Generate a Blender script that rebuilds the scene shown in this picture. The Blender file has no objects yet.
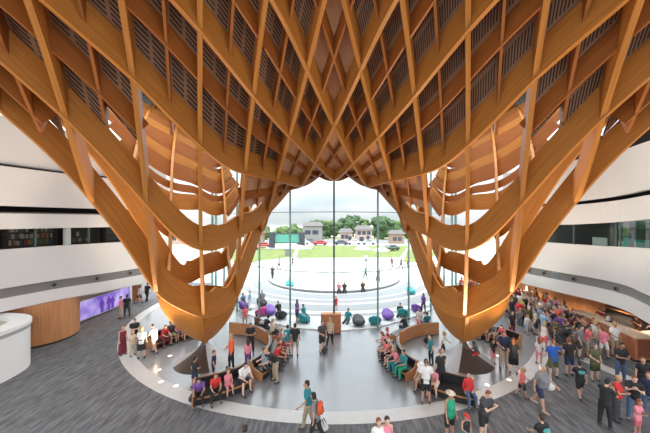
import bpy, bmesh, math, random
import numpy as np
from mathutils import Vector, Matrix, noise as mnoise

C = bpy.context.scene.collection
PI = math.pi
rnd = random.Random(7)

# ------------------------------------------------------------------ helpers
def tag(o, label=None, cat=None, group=None, kind=None):
    if label: o['label'] = label
    if cat: o['category'] = cat
    if group: o['group'] = group
    if kind: o['kind'] = kind
    return o

def link(name, me, mats=None, parent=None, smooth=False):
    o = bpy.data.objects.new(name, me)
    C.objects.link(o)
    if mats is not None:
        for m in (mats if isinstance(mats, (list, tuple)) else [mats]):
            me.materials.append(m)
    if parent is not None: o.parent = parent
    if smooth: me.shade_smooth()
    return o

def obj(name, bm, mats=None, parent=None, smooth=False):
    me = bpy.data.meshes.new(name)
    bmesh.ops.recalc_face_normals(bm, faces=bm.faces)
    bm.to_mesh(me); bm.free()
    return link(name, me, mats, parent, smooth)

def pyobj(name, verts, faces, mats=None, parent=None, smooth=False, uvs=None):
    me = bpy.data.meshes.new(name)
    me.from_pydata([tuple(v) for v in verts], [], faces)
    if uvs is not None:
        uvl = me.uv_layers.new(name='UVMap')
        for l in me.loops: uvl.data[l.index].uv = uvs[l.vertex_index]
    me.update()
    return link(name, me, mats, parent, smooth)

def empty(name, loc=(0, 0, 0), rz=0, label=None, cat=None, group=None, kind=None):
    o = bpy.data.objects.new(name, None); C.objects.link(o)
    o.location = loc; o.rotation_euler = (0, 0, rz); o.empty_display_size = .2
    return tag(o, label, cat, group, kind)

def struct(o):
    o['kind'] = 'structure'; return o

def bx(bm, x0, x1, y0, y1, z0, z1, mi=0, rot=0, ctr=None):
    vs = [bm.verts.new((x, y, z)) for z in (z0, z1) for x, y in ((x0, y0), (x1, y0), (x1, y1), (x0, y1))]
    fs = [(0, 3, 2, 1), (4, 5, 6, 7), (0, 1, 5, 4), (1, 2, 6, 5), (2, 3, 7, 6), (3, 0, 4, 7)]
    for f in fs:
        bm.faces.new([vs[i] for i in f]).material_index = mi
    if rot:
        c = ctr or ((x0+x1)/2, (y0+y1)/2, 0)
        bmesh.ops.rotate(bm, verts=vs, cent=c, matrix=Matrix.Rotation(rot, 3, 'Z'))
    return vs

def rings(bm, secs, mi=0, cap0=True, cap1=True):
    """skin a list of closed vertex rings (all the same length)"""
    vr = [[bm.verts.new(p) for p in s] for s in secs]
    n = len(vr[0])
    for a, b in zip(vr, vr[1:]):
        for i in range(n):
            bm.faces.new((a[i], a[(i+1) % n], b[(i+1) % n], b[i])).material_index = mi
    if cap0: bm.faces.new(list(reversed(vr[0]))).material_index = mi
    if cap1: bm.faces.new(vr[-1]).material_index = mi
    return vr

def lathe(bm, prof, n=24, c=(0, 0, 0), mi=0, cap0=True, cap1=True, a0=0.0):
    return rings(bm, [[(c[0]+r*math.cos(a0+2*PI*i/n), c[1]+r*math.sin(a0+2*PI*i/n), c[2]+z) for i in range(n)] for r, z in prof], mi, cap0, cap1)

def tube(bm, p0, p1, r0, r1=None, n=10, mi=0):
    r1 = r0 if r1 is None else r1
    p0, p1 = Vector(p0), Vector(p1)
    d = (p1-p0).normalized()
    a = d.orthogonal().normalized(); b = d.cross(a)
    return rings(bm, [[p+(a*math.cos(2*PI*i/n)+b*math.sin(2*PI*i/n))*r for i in range(n)] for p, r in ((p0, r0), (p1, r1))], mi)

def sph(bm, c, r, sub=2, sc=(1, 1, 1), mi=0):
    g = bmesh.ops.create_icosphere(bm, subdivisions=sub, radius=1.0)
    for v in g['verts']:
        v.co = Vector((c[0]+v.co.x*r*sc[0], c[1]+v.co.y*r*sc[1], c[2]+v.co.z*r*sc[2]))
        for f in v.link_faces: f.material_index = mi
    return g['verts']

# ------------------------------------------------------------------ materials
MATS = {}
def mat(name, col, rough=.6, metal=0.0, var=0.0, scale=4.0, emit=None, estr=1.0, spec=.5, bump=0.0):
    if name in MATS: return MATS[name]
    m = bpy.data.materials.new(name); m.use_nodes = True
    nt = m.node_tree; b = nt.nodes['Principled BSDF']
    b.inputs['Base Color'].default_value = (*col, 1)
    b.inputs['Roughness'].default_value = rough
    b.inputs['Metallic'].default_value = metal
    b.inputs['Specular IOR Level'].default_value = spec
    if var > 0 or bump > 0:
        tc = nt.nodes.new('ShaderNodeTexCoord')
        ns = nt.nodes.new('ShaderNodeTexNoise'); ns.inputs['Scale'].default_value = scale; ns.inputs['Detail'].default_value = 4
        nt.links.new(tc.outputs['Object'], ns.inputs['Vector'])
        if var > 0:
            r = nt.nodes.new('ShaderNodeValToRGB')
            r.color_ramp.elements[0].position = .3; r.color_ramp.elements[1].position = .7
            r.color_ramp.elements[0].color = (*[c*(1-var) for c in col], 1)
            r.color_ramp.elements[1].color = (*[min(1, c*(1+var)) for c in col], 1)
            nt.links.new(ns.outputs['Fac'], r.inputs['Fac']); nt.links.new(r.outputs['Color'], b.inputs['Base Color'])
        if bump > 0:
            bp = nt.nodes.new('ShaderNodeBump'); bp.inputs['Strength'].default_value = bump; bp.inputs['Distance'].default_value = .02
            nt.links.new(ns.outputs['Fac'], bp.inputs['Height']); nt.links.new(bp.outputs['Normal'], b.inputs['Normal'])
    if emit:
        b.inputs['Emission Color'].default_value = (*emit, 1); b.inputs['Emission Strength'].default_value = estr
    MATS[name] = m
    return m

def wood(name, dark, light, coord='UV', sx=.7, sy=14.0, rough=.5):
    if name in MATS: return MATS[name]
    m = bpy.data.materials.new(name); m.use_nodes = True
    nt = m.node_tree; b = nt.nodes['Principled BSDF']; b.inputs['Roughness'].default_value = rough
    b.inputs['Specular IOR Level'].default_value = .3
    tc = nt.nodes.new('ShaderNodeTexCoord'); mp = nt.nodes.new('ShaderNodeMapping')
    mp.inputs['Scale'].default_value = (sx, sy, sx if coord == 'UV' else sx)
    nt.links.new(tc.outputs[coord], mp.inputs['Vector'])
    n1 = nt.nodes.new('ShaderNodeTexNoise'); n1.inputs['Scale'].default_value = 1.0; n1.inputs['Detail'].default_value = 6; n1.inputs['Roughness'].default_value = .6
    nt.links.new(mp.outputs['Vector'], n1.inputs['Vector'])
    r = nt.nodes.new('ShaderNodeValToRGB')
    r.color_ramp.elements[0].position = .28; r.color_ramp.elements[0].color = (*dark, 1)
    r.color_ramp.elements[1].position = .72; r.color_ramp.elements[1].color = (*light, 1)
    nt.links.new(n1.outputs['Fac'], r.inputs['Fac']); nt.links.new(r.outputs['Color'], b.inputs['Base Color'])
    MATS[name] = m
    return m

M_beam = wood('glulam timber', (.36, .130, .022), (.54, .215, .046))
M_purlin = wood('purlin timber', (.25, .075, .014), (.38, .125, .028))
M_case = wood('casing timber', (.38, .135, .022), (.53, .205, .040), sx=.9, sy=16)
M_woodwall = wood('wood veneer', (.42, .17, .065), (.58, .27, .12), coord='Object', sx=7, sy=7)
MATS['wood veneer'].node_tree.nodes['Mapping'].inputs['Scale'].default_value = (9, 9, .5)
M_white = mat('white plaster', (.70, .675, .66), .55)
M_whitegloss = mat('white solid surface', (.82, .81, .80), .35)
M_grey = mat('grey metal trim', (.20, .19, .185), .5)
M_dark = mat('dark void', (.022, .02, .02), .6)
M_black = mat('black leather', (.018, .017, .018), .38)
M_steel = mat('steel', (.40, .44, .44), .4, .6)
M_steeldark = mat('dark steel', (.07, .085, .085), .45, .4)
M_slab = mat('roof slab', (.05, .045, .04), .8)

def glass_mat(name, tint, gloss=.08):
    m = bpy.data.materials.new(name); m.use_nodes = True
    nt = m.node_tree; nt.nodes.clear()
    out = nt.nodes.new('ShaderNodeOutputMaterial'); mx = nt.nodes.new('ShaderNodeMixShader')
    tr = nt.nodes.new('ShaderNodeBsdfTransparent'); gl = nt.nodes.new('ShaderNodeBsdfGlossy')
    tr.inputs['Color'].default_value = (*tint, 1); gl.inputs['Roughness'].default_value = .02
    lw = nt.nodes.new('ShaderNodeLayerWeight'); lw.inputs['Blend'].default_value = .25
    mu = nt.nodes.new('ShaderNodeMath'); mu.operation = 'MULTIPLY'; mu.inputs[1].default_value = gloss*4
    nt.links.new(lw.outputs['Fresnel'], mu.inputs[0]); nt.links.new(mu.outputs[0], mx.inputs['Fac'])
    nt.links.new(tr.outputs[0], mx.inputs[1]); nt.links.new(gl.outputs[0], mx.inputs[2])
    nt.links.new(mx.outputs[0], out.inputs['Surface'])
    MATS[name] = m
    return m
M_glass = glass_mat('clear glass', (.93, .975, .965))
M_fin = glass_mat('green glass fin', (.74, .89, .86), .12)

# ------------------------------------------------------------------ camera (eye 7.5 m above the floor, looking along +Y)
FPX, CX, HY, EYE = 289.0, 334.0, 220.0, 7.5
cam = bpy.data.cameras.new('camera'); co = bpy.data.objects.new('camera', cam); C.objects.link(co)
co.location = (0, 0, EYE); co.rotation_euler = (PI/2, 0, 0)
cam.sensor_width = 36; cam.lens = FPX*36/650; cam.shift_x = (325-CX)/650; cam.shift_y = (HY-216.5)/650
cam.clip_end = 2000
bpy.context.scene.camera = co
sc = bpy.context.scene
sc.view_settings.view_transform = 'Standard'; sc.view_settings.look = 'None'; sc.view_settings.gamma = 1
sc.view_settings.use_curve_mapping = False

def at(px, py, z=0.0):
    """floor position that the photograph shows at a pixel (z = height of that point)"""
    d = (EYE-z)*FPX/(py-HY)
    return ((px-CX)/FPX*d, d)

# ------------------------------------------------------------------ light: bright overcast sky
w = bpy.data.worlds.new('overcast sky'); sc.world = w; w.use_nodes = True
nt = w.node_tree; bg = nt.nodes['Background']
tc = nt.nodes.new('ShaderNodeTexCoord'); mp = nt.nodes.new('ShaderNodeMapping'); mp.inputs['Scale'].default_value = (2, 2, 7)
ns = nt.nodes.new('ShaderNodeTexNoise'); ns.inputs['Scale'].default_value = 1.3; ns.inputs['Detail'].default_value = 6
rp = nt.nodes.new('ShaderNodeValToRGB')
rp.color_ramp.elements[0].position = .35; rp.color_ramp.elements[0].color = (.62, .70, .78, 1)
rp.color_ramp.elements[1].position = .62; rp.color_ramp.elements[1].color = (.97, .97, .96, 1)
nt.links.new(tc.outputs['Generated'], mp.inputs['Vector']); nt.links.new(mp.outputs['Vector'], ns.inputs['Vector'])
nt.links.new(ns.outputs['Fac'], rp.inputs['Fac']); nt.links.new(rp.outputs['Color'], bg.inputs['Color'])
# thin cloud: the sky brightens towards the zenith and towards the veiled sun behind the viewer
def wm(op, a, b_):
    nd = nt.nodes.new('ShaderNodeMath'); nd.operation = op
    for q, v in enumerate((a, b_)):
        if isinstance(v, (int, float)): nd.inputs[q].default_value = v
        else: nt.links.new(v, nd.inputs[q])
    return nd.outputs[0]
sp = nt.nodes.new('ShaderNodeSeparateXYZ'); nt.links.new(tc.outputs['Generated'], sp.inputs[0])
up = wm('MAXIMUM', sp.outputs[2], 0.0); back = wm('MAXIMUM', wm('MULTIPLY', sp.outputs[1], -1.0), 0.0)
st = wm('ADD', wm('ADD', wm('MULTIPLY', up, 4.6), .68), wm('MULTIPLY', back, .55))
nt.links.new(st, bg.inputs['Strength'])
sc.view_settings.exposure = 0.52
# ------------------------------------------------------------------ timber gridshell: two families of plan-straight beams over one height field
Q = 1.107
S, T = 1.624*Q, .464           # plan spacing (m along X) and slope dX/dY of the two families
TIPX, TIPY = 7.19, 15.5       # where the two funnels come down
def node_xy(k, j):
    y = (k+j)*S/(2*T); return (-k*S+T*y, y)
HN = {  # (k, j): underside height of the crossing
 (3,2):11.98,(3,3):10.88,(4,0):12.05,(4,1):11.19,(4,2):10.48,(4,3):9.87,(4,4):9.39,(5,-1):10.9,(5,0):9.74,(5,1):9.17,(5,2):9.12,(5,3):9.07,
 (6,-2):9.92,(6,-1):7.92,(6,0):6.41,(6,1):6.9,(6,2):7.84,(7,-3):10.1,(7,-2):7.95,(7,-1):4.7,(7,0):3.3,(7,1):3.7,(8,0):1.9,
 (3,1):13.0,(2,2):13.7,(4,-1):12.6,(5,-2):11.8,(6,-3):11.4,(7,-4):11.7,(3,0):13.6,(2,1):14.2,(1,1):14.8,(4,-2):13.2,(5,-3):12.6,(6,-4):12.3,(7,-5):12.4,
 (8,-1):4.5,(8,-2):8.2,(8,-3):10.4,(8,-4):12.2,(9,-1):4.6,(9,-2):8.2,(9,-3):10.8,(10,-2):9.6,(10,-3):11.6,(11,-3):12.8,(12,-4):14.6,(10,-4):13.0,(11,-4):13.6}
pts = {}
def addp(x, y, h):
    for xx in (x, -x):
        pts[(round(xx, 2), round(y, 2))] = h
for (k, j), h in HN.items():
    h = 7.5+(h-7.5)*Q; x, y = node_xy(k, j); addp(x, y, h)
    if k+j < 8 and y > 6.6: addp(x, 31-y, h*1.0 if h < 9 else min(14.0, h))
PX = np.array([(p[0], p[1]) for p in pts]); PH = np.array([pts[p] for p in pts])
def tps(r2):
    return np.where(r2 > 1e-9, .5*r2*np.log(np.maximum(r2, 1e-9)), 0)
def d2(a, b): return ((a[:, None, :]-b[None, :, :])**2).sum(-1)
n = len(PX)
K = tps(d2(PX, PX))+np.eye(n)*.35
P = np.hstack([np.ones((n, 1)), PX])
A = np.block([[K, P], [P.T, np.zeros((3, 3))]])
sol = np.linalg.solve(A, np.concatenate([PH, np.zeros(3)]))
def height(xy):
    xy = np.atleast_2d(np.asarray(xy, float))
    return tps(d2(xy, PX)) @ sol[:n] + sol[n] + xy @ sol[n+1:]
def warp(xy):
    """the grid is drawn a little towards each funnel's foot"""
    xy = np.array(xy, float)
    for sx in (-1, 1):
        d = np.hypot(xy[:, 0]-sx*TIPX, xy[:, 1]-TIPY)
        xy[:, 0] -= sx*.27*np.exp(-(d/3.2)**2)
    return xy
FAC = [(0, 19.4), (3, 20.1), (5.55, 21.8), (7.9, 23.9), (9.9, 26.4), (11.7, 29), (13.2, 31.7), (14.4, 34.5)]
def fac_y(x):
    return np.interp(abs(x), [p[0] for p in FAC], [p[1] for p in FAC])
def inside(x, y, half=False):
    if abs(x) > 14.0 or y < 2.4 or y > min(fac_y(x)-.35, 26): return False
    for sx in (-1, 1):
        ke = (T*y-sx*x)/S            # k (left) or j (right) coordinate
        if ke > 7.03 and y < 14.9 and not (abs(ke-9) < .03 and y > 11.2): return False
    if math.hypot(abs(x)-TIPX, y-TIPY) < .75: return False
    return True

gs = empty('timber_gridshell', (0, 0, 0), 0, 'sweeping amber glulam timber canopy that funnels down to two feet on the foyer floor', 'timber canopy')

def beam_runs(k, sign, ok):
    ys = np.arange(2.4, 26.5, .24)
    xs = sign*(-k*S+T*ys)
    runs, cur = [], []
    for x, y in zip(xs, ys):
        if ok(x, y): cur.append((x, y))
        else:
            if len(cur) > 3: runs.append(cur)
            cur = []
    if len(cur) > 3: runs.append(cur)
    return runs

def make_beam(name, run, sign, width, depth_fn, lift, material):
    xy = np.array(run); h = height(xy)+lift
    wxy = warp(xy)
    s = np.concatenate([[0], np.cumsum(np.hypot(*np.diff(xy, axis=0).T))])
    ds = np.gradient(s); dh = np.gradient(h)
    nx, nh = -dh, ds
    ln = np.hypot(nx, nh); nx, nh = nx/ln, nh/ln
    dirv = np.array([sign*T, 1.0]); dirv /= np.hypot(*dirv)
    perp = np.array([dirv[1], -dirv[0]])*width/2
    V, UV, F = [], [], []
    N = len(xy)
    for i in range(N):
        d = depth_fn(h[i])*(1-.36*abs(dh[i])/ln[i])
        b = np.array([wxy[i, 0], wxy[i, 1], h[i]])
        # top edge: offset across the beam's own axis inside its vertical plane
        t = b+np.array([dirv[0]*nx[i]*d, dirv[1]*nx[i]*d, nh[i]*d])
        for q, vv in ((b, 0), (b, 0), (t, d), (t, d)): pass
        V += [(b[0]-perp[0], b[1]-perp[1], b[2]), (b[0]+perp[0], b[1]+perp[1], b[2]),
              (t[0]+perp[0], t[1]+perp[1], t[2]), (t[0]-perp[0], t[1]-perp[1], t[2])]
        off = (hash((round(run[0][0]*7), round(run[0][1]*5))) % 97)
        UV += [(s[i]+off, 0+off), (s[i]+off, width+off), (s[i]+off, width+d+off), (s[i]+off, 0-d+off)]
    for i in range(N-1):
        a, c = 4*i, 4*i+4
        F += [(a, a+1, c+1, c), (a+1, a+2, c+2, c+1), (a+2, a+3, c+3, c+2), (a+3, a, c, c+3)]
    F += [(3, 2, 1, 0), (4*N-4, 4*N-3, 4*N-2, 4*N-1)]
    return pyobj(name, V, F, material, gs, uvs=UV)

def main_depth(h): return float(np.interp(h, [3, 6, 9, 11.5, 13.5], [1.42, 1.14, .98, .92, .92]))
for k in range(-7, 16):
    for sign in (1, -1):
        for run in beam_runs(k, sign, inside):
            if len(run) > 5: make_beam('timber_beam', run, sign, .135, main_depth, 0, M_beam)
def inside2(x, y):
    if not inside(x, y): return False
    if y > 18.4 and abs(x) < 2.6: return False
    h = float(height([(x, y)])[0])
    ke = (T*y+abs(x))/S
    if min(ke, (T*y-abs(x))/S) > .9: return h > 7.6
    if y < 14.9: return h > (8.6 if ke < 5.1 else 9.7)
    return h > 6.1
for k in range(-7, 15):
    for sign in (1, -1):
        for run in beam_runs(k+.5, sign, lambda x, y: inside2(x, y) and (y < 14.9 or x*sign < 0 or abs(x) < 4.6)):
            if len(run) > 5: make_beam('purlin', run, sign, .075, lambda h: .66, .26, M_purlin)

# close-set rafters on the outer, rising side of each funnel
def inside3(x, y):
    return inside(x, y) and y > 14.9 and (T*y+abs(x))/S > 8 and float(height([(x, y)])[0]) > 7.5
for k in range(8, 17):
    for fr in (.25, .75):
        for sign in (1, -1):
            for run in beam_runs(k+fr, sign, lambda x, y: inside3(x, y) and x*sign < 0):
                if len(run) > 5: make_beam('rafter', run, sign, .09, lambda h: .5, .25, M_purlin)
# ceiling panels: one per main cell, four boards split by the purlins, perforated by slots except down the middle
def grille_mat():
    m = bpy.data.materials.new('slotted timber panel'); m.use_nodes = True
    nt = m.node_tree; b = nt.nodes['Principled BSDF']; b.inputs['Roughness'].default_value = .6
    uv = nt.nodes.new('ShaderNodeTexCoord'); sp = nt.nodes.new('ShaderNodeSeparateXYZ'); nt.links.new(uv.outputs['UV'], sp.inputs[0])
    def math_(op, a, b_=None, c=None):
        nd = nt.nodes.new('ShaderNodeMath'); nd.operation = op
        for i, v in enumerate((a, b_, c)):
            if v is None: continue
            if isinstance(v, (int, float)): nd.inputs[i].default_value = v
            else: nt.links.new(v, nd.inputs[i])
        return nd.outputs[0]
    U, Vv = sp.outputs[0], sp.outputs[1]
    fu = math_('FRACT', U); fv = math_('FRACT', Vv)
    stripe = math_('GREATER_THAN', math_('FRACT', math_('MULTIPLY', math_('ADD', U, math_('MULTIPLY', Vv, .0)), 12.0)), .48)
    # margins of each board and its middle rib
    inu = math_('LESS_THAN', math_('ABSOLUTE', math_('SUBTRACT', fu, .5)), .42)
    dv = math_('ABSOLUTE', math_('SUBTRACT', fv, .5))
    inv = math_('MULTIPLY', math_('LESS_THAN', dv, .40), math_('GREATER_THAN', dv, .05))
    fac = math_('MULTIPLY', stripe, math_('MULTIPLY', inu, inv))
    mx = nt.nodes.new('ShaderNodeMix'); mx.data_type = 'RGBA'
    mx.inputs['A'].default_value = (.31, .15, .075, 1); mx.inputs['B'].default_value = (.03, .018, .012, 1)
    nt.links.new(fac, mx.inputs['Factor']); nt.links.new(mx.outputs['Result'], b.inputs['Base Color'])
    MATS['slotted timber panel'] = m
    return m
M_grille = grille_mat()
M_plain = mat('plain timber ceiling panel', (.60, .29, .14), .6, var=.06, scale=2)  # tone raised to stand in for pinkish daylight on the middle panels
cells = []
for k in range(-6, 13):
    for j in range(-6, 13):
        cx_, cy_ = node_xy(k+.5, j+.5)
        cor = [node_xy(k, j), node_xy(k+1, j), node_xy(k+1, j+1), node_xy(k, j+1)]
        if any(abs(x) > 13.6 or y < .2 for x, y in cor): continue
        if not all(inside(x, y) or y < 2.5 or y < 19.3 and k < 7 and j < 7 for x, y in cor): continue
        mid_ = min(k, j) >= 1
        if not mid_ and ((k >= 5 and j > -2) or (j >= 5 and k > -2)) or k > 6 or j > 6: continue
        if cy_ > (18.4 if mid_ else 16.6): continue
        hh = height(cor)
        if hh.max() < (8 if mid_ else 9.5): continue
        cells.append((k, j))
for k, j in cells:
    V, UV, F = [], [], []
    q = 5
    gridp = [(k+a/(q-1), j+b/(q-1)) for b in range(q) for a in range(q)]
    xy = [node_xy(a, b) for a, b in gridp]
    hs = height(xy)
    for lay in (0, .05):
        for (x, y), h, (a, b) in zip(xy, hs, gridp):
            V.append((x, y, h+(.52 if k+j >= 6 and min(k, j) >= 1 else .92)+lay)); UV.append(((a-k)*2, (b-j)*2))
    o = q*q
    for b in range(q-1):
        for a in range(q-1):
            i = b*q+a
            if min(hs[i], hs[i+1], hs[i+q], hs[i+q+1]) < (7.4 if min(k, j) >= 1 else 8.85): continue
            F.append((i, i+q, i+q+1, i+1)); F.append((o+i, o+i+1, o+i+q+1, o+i+q))
    x, y = node_xy(k+.5, j+.5)
    pyobj('ceiling_panel', V, F, M_plain if k == j or (k+j >= 6 and min(k, j) >= 1) else M_grille, gs, uvs=UV)

# the two feet: a curved timber casing with a keel fin, ending above a flared pedestal
def casing(sx):
    cx = sx*(TIPX-.27); cy = TIPY
    V, UV, F = [], [], []
    nz, na = 14, 40
    ray = math.atan2(cy, cx)
    for i in range(nz+1):
        f = i/nz; z = 1.0+f*2.6
        r = .16+1.84*math.sin(f*PI/2*.98)**.78
        for a in range(na):
            th = 2*PI*a/na
            ex = 1.35
            cs, sn = math.cos(th), math.sin(th)
            rr = r/(abs(cs)**ex+abs(sn)**ex)**(1/ex)
            # long axis towards the viewer's gallery
            u, v = rr*cs*1.0, rr*sn*.98
            x = cx+sx*.28*f+u*math.cos(ray)-v*math.sin(ray); y = cy+u*math.sin(ray)+v*math.cos(ray)
            V.append((x, y, z)); UV.append((th*1.2, z))
    for i in range(nz):
        for a in range(na):
            F.append((i*na+a, i*na+(a+1) % na, (i+1)*na+(a+1) % na, (i+1)*na+a))
    F.append(tuple(range(na-1, -1, -1)))
    c = pyobj('column_casing', V, F, M_case, gs, smooth=True, uvs=UV)
    # keel fin along the ridge facing the gallery
    bm = bmesh.new()
    rid = []
    for i in range(nz+1):
        f = i/nz; z = .98+f*2.6
        r = .16+1.84*math.sin(f*PI/2*.98)**.78
        rid.append((r, z))
    sec = []
    for r, z in rid:
        p = []
        for u, v in ((-r-.13, -.075), (-r-.13, .075), (-r+.2, .075), (-r+.2, -.075)):
            p.append((cx+sx*.28*(z-.98)/2.6+u*math.cos(ray)-v*math.sin(ray), cy+u*math.sin(ray)+v*math.cos(ray), z))
        sec.append(p)
    rings(bm, sec)
    obj('keel_fin', bm, M_beam, gs)
for sx in (-1, 1): casing(sx)

M_ped = mat('pale polished concrete', (.46, .46, .48), .35)
M_pedd = mat('dark bronze cladding', (.055, .038, .03), .45)
def pedestal(sx, label):
    cx = sx*(TIPX-.27); cy = TIPY
    e = empty('flared_pedestal', (cx, cy, 0), 0, label, 'pedestal', 'flared pedestals under the timber funnels')
    def prof(f): return (1.32*(1-f)**1.6+.17, 0.965*f)
    na, nz = 48, 14
    def sector(name, a0, a1, m, dr):
        V, F = [], []
        for i in range(nz+1):
            r, z = prof(i/nz)
            for a in range(na+1):
                th = a0+(a1-a0)*a/na
                V.append(((r+dr)*math.cos(th), (r+dr)*math.sin(th), z+.005))
        for i in range(nz):
            for a in range(na):
                p = i*(na+1)+a
                F.append((p, p+1, p+na+2, p+na+1))
        return pyobj(name, V, F, m, e, smooth=True)
    # the dark cladding covers the side away from the facing entrance
    d0, d1 = (math.radians(-122), math.radians(-33)) if sx > 0 else (math.radians(213), math.radians(302))
    sector('bronze_cladding', d0, d1, M_pedd, .015)
    sector('concrete_cone', d1, d0+2*PI, M_ped, 0)
    return e
pedestal(-1, 'flared dark and pale pedestal under the left timber funnel')
pedestal(1, 'flared dark and pale pedestal under the right timber funnel with a child on it')
# ------------------------------------------------------------------ floor
def carpet():
    m = bpy.data.materials.new('streaked carpet planks'); m.use_nodes = True
    nt = m.node_tree; b = nt.nodes['Principled BSDF']; b.inputs['Roughness'].default_value = .75; b.inputs['Specular IOR Level'].default_value = .25
    tc = nt.nodes.new('ShaderNodeTexCoord'); mp = nt.nodes.new('ShaderNodeMapping')
    mp.inputs['Rotation'].default_value = (0, 0, .12); mp.inputs['Scale'].default_value = (5.5, .9, 1)
    nt.links.new(tc.outputs['Object'], mp.inputs['Vector'])
    br = nt.nodes.new('ShaderNodeTexBrick'); br.inputs['Scale'].default_value = 1.0
    br.inputs['Brick Width'].default_value = 1.0; br.inputs['Row Height'].default_value = 1.0
    br.inputs['Color1'].default_value = (.130, .130, .138, 1); br.inputs['Color2'].default_value = (.165, .165, .17, 1)
    br.inputs['Mortar'].default_value = (.13, .13, .135, 1); br.inputs['Mortar Size'].default_value = .004
    nt.links.new(mp.outputs['Vector'], br.inputs['Vector'])
    n1 = nt.nodes.new('ShaderNodeTexNoise'); n1.inputs['Scale'].default_value = 1.6; n1.inputs['Detail'].default_value = 5
    nt.links.new(mp.outputs['Vector'], n1.inputs['Vector'])
    r = nt.nodes.new('ShaderNodeValToRGB'); r.color_ramp.elements[0].position = .38; r.color_ramp.elements[0].color = (.62, .62, .63, 1)
    r.color_ramp.elements[1].position = .66; r.color_ramp.elements[1].color = (1.22, 1.20, 1.19, 1)
    nt.links.new(n1.outputs['Fac'], r.inputs['Fac'])
    mx = nt.nodes.new('ShaderNodeMix'); mx.data_type = 'RGBA'; mx.blend_type = 'MULTIPLY'; mx.inputs['Factor'].default_value = 1
    nt.links.new(br.outputs['Color'], mx.inputs['A']); nt.links.new(r.outputs['Color'], mx.inputs['B'])
    nt.links.new(mx.outputs['Result'], b.inputs['Base Color'])
    MATS['streaked carpet planks'] = m
    return m
M_carpet = carpet()
M_disc = mat('polished grey stone', (.20, .205, .215), .22, var=.06, scale=.8, spec=1.0)
M_ring = mat('white stone band', (.52, .505, .49), .4, var=.04, scale=3)

def poly(name, pts2, z, m, th=.0):
    bm = bmesh.new()
    top = [bm.verts.new((x, y, z)) for x, y in pts2]
    bm.faces.new(top)
    if th:
        bot = [bm.verts.new((x, y, z-th)) for x, y in pts2]
        n_ = len(top)
        bm.faces.new(list(reversed(bot)))
        for i in range(n_): bm.faces.new((top[i], bot[i], bot[(i+1) % n_], top[(i+1) % n_]))
    return obj(name, bm, m)

FACX = [(-x, y) for x, y in reversed(FAC[1:])]+FAC
struct(poly('floor', [(-30, -8), (30, -8), (30, 36)]+[(x, y) for x, y in reversed(FACX)]+[(-30, 36)], 0, M_carpet, .3))
RC, RO, RI = 26.5, 15.9, 15.2
def arc(r, a0, a1, n_=80): return [(r*math.sin(a0+(a1-a0)*i/n_), RC-r*math.cos(a0+(a1-a0)*i/n_)) for i in range(n_+1)]
def acl(r):   # angle where the circle meets the glass line
    a = 0
    while a < 3:
        x, y = r*math.sin(a), RC-r*math.cos(a)
        if y > (fac_y(x) if x < 14.4 else 36): return a
        a += .004
    return a
ao, ai = acl(RO), acl(RI)
disc = arc(RI, -ai, ai)
facin = [(x, y) for x, y in FACX if abs(x) < disc[-1][0]]
struct(poly('floor_stone_disc', disc+[(x, y) for x, y in reversed(facin)], .006, M_disc, .006))
struct(poly('floor_white_band', arc(RO, -ao, ao)+list(reversed(arc(RI, -ai, ai))), .010, M_ring, .01))
# a second pale band runs off towards the counter at the right
a2 = [at(620, 372), at(637, 381), at(660, 393)]
V = []
struct(poly('floor_counter_band', [at(583, 356), at(618, 371), at(662, 392), at(662, 396), at(616, 376), at(580, 360)], .008, M_ring, .008))
# small white floor lights around each foot
k_ = 0
for sx in (-1, 1):
    for px, py in ((170, 356), (159, 370), (161, 382), (176, 386), (170, 333), (196, 322)) if sx < 0 else ((469, 385), (487, 385), (509, 380), (498, 356), (498, 333), (470, 322)):  # last two of each side are unseen, added to light the back rafters
        x, y = at(px, py)
        bm = bmesh.new()
        lathe(bm, [(.12, 0), (.12, .012), (.09, .02)], 20)
        o = obj('floor_light', bm, mat('floor light lens', (.9, .9, .9), .3, emit=(1, .9, .78), estr=.35))
        l = bpy.data.lights.new('uplight', 'SPOT'); l.energy = 2300 if py > 350 else 1000; l.color = (1, .80, .58); l.spot_size = 1.45; l.spot_blend = .8; l.shadow_soft_size = .12
        lo = bpy.data.objects.new('uplight_lamp', l); C.objects.link(lo); lo.parent = o; lo.location = (0, 0, .05)
        d_ = Vector((sx*6.92-x, 15.5-y, 0)).normalized(); lo.rotation_euler = (Vector((-d_.x*.42, -d_.y*.42, 1)) if py > 350 else Vector((-d_.x*.5, -d_.y*.5, 1))).to_track_quat('-Z', 'Y').to_euler(); o.location = (x, y, .006)
        tag(o, 'small white round lights let into the stone floor beside the timber feet', 'floor light', 'floor lights round the pedestals')

# ------------------------------------------------------------------ side galleries: stacked white balustrade bands over a recessed ground floor
LP = [(-20.5, 5.5), (-19.3, 10), (-18.6, 13), (-17.9, 15.5), (-17.0, 18.2), (-15.7, 20.2), (-14.9, 22.4), (-14.3, 25.0)]
RP = [(16.5, 6.0), (16.0, 10), (15.8, 12.5), (15.75, 14.3), (16.55, 16.4), (16.55, 18.0), (15.9, 19.6), (15.2, 22.6), (14.6, 25.0)]
def smooth_path(P_, n_=48):
    P_ = np.array(P_); s = np.concatenate([[0], np.cumsum(np.hypot(*np.diff(P_, axis=0).T))])
    q = np.linspace(0, s[-1], n_)
    xs, ys = np.interp(q, s, P_[:, 0]), np.interp(q, s, P_[:, 1])
    for _ in range(6):
        xs[1:-1] = (xs[:-2]+2*xs[1:-1]+xs[2:])/4; ys[1:-1] = (ys[:-2]+2*ys[1:-1]+ys[2:])/4
    return np.stack([xs, ys], 1)
def offset(path, d):
    t = np.gradient(path, axis=0); t /= np.hypot(*t.T)[:, None]
    return path+np.stack([-t[:, 1], t[:, 0]], 1)*d
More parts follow.
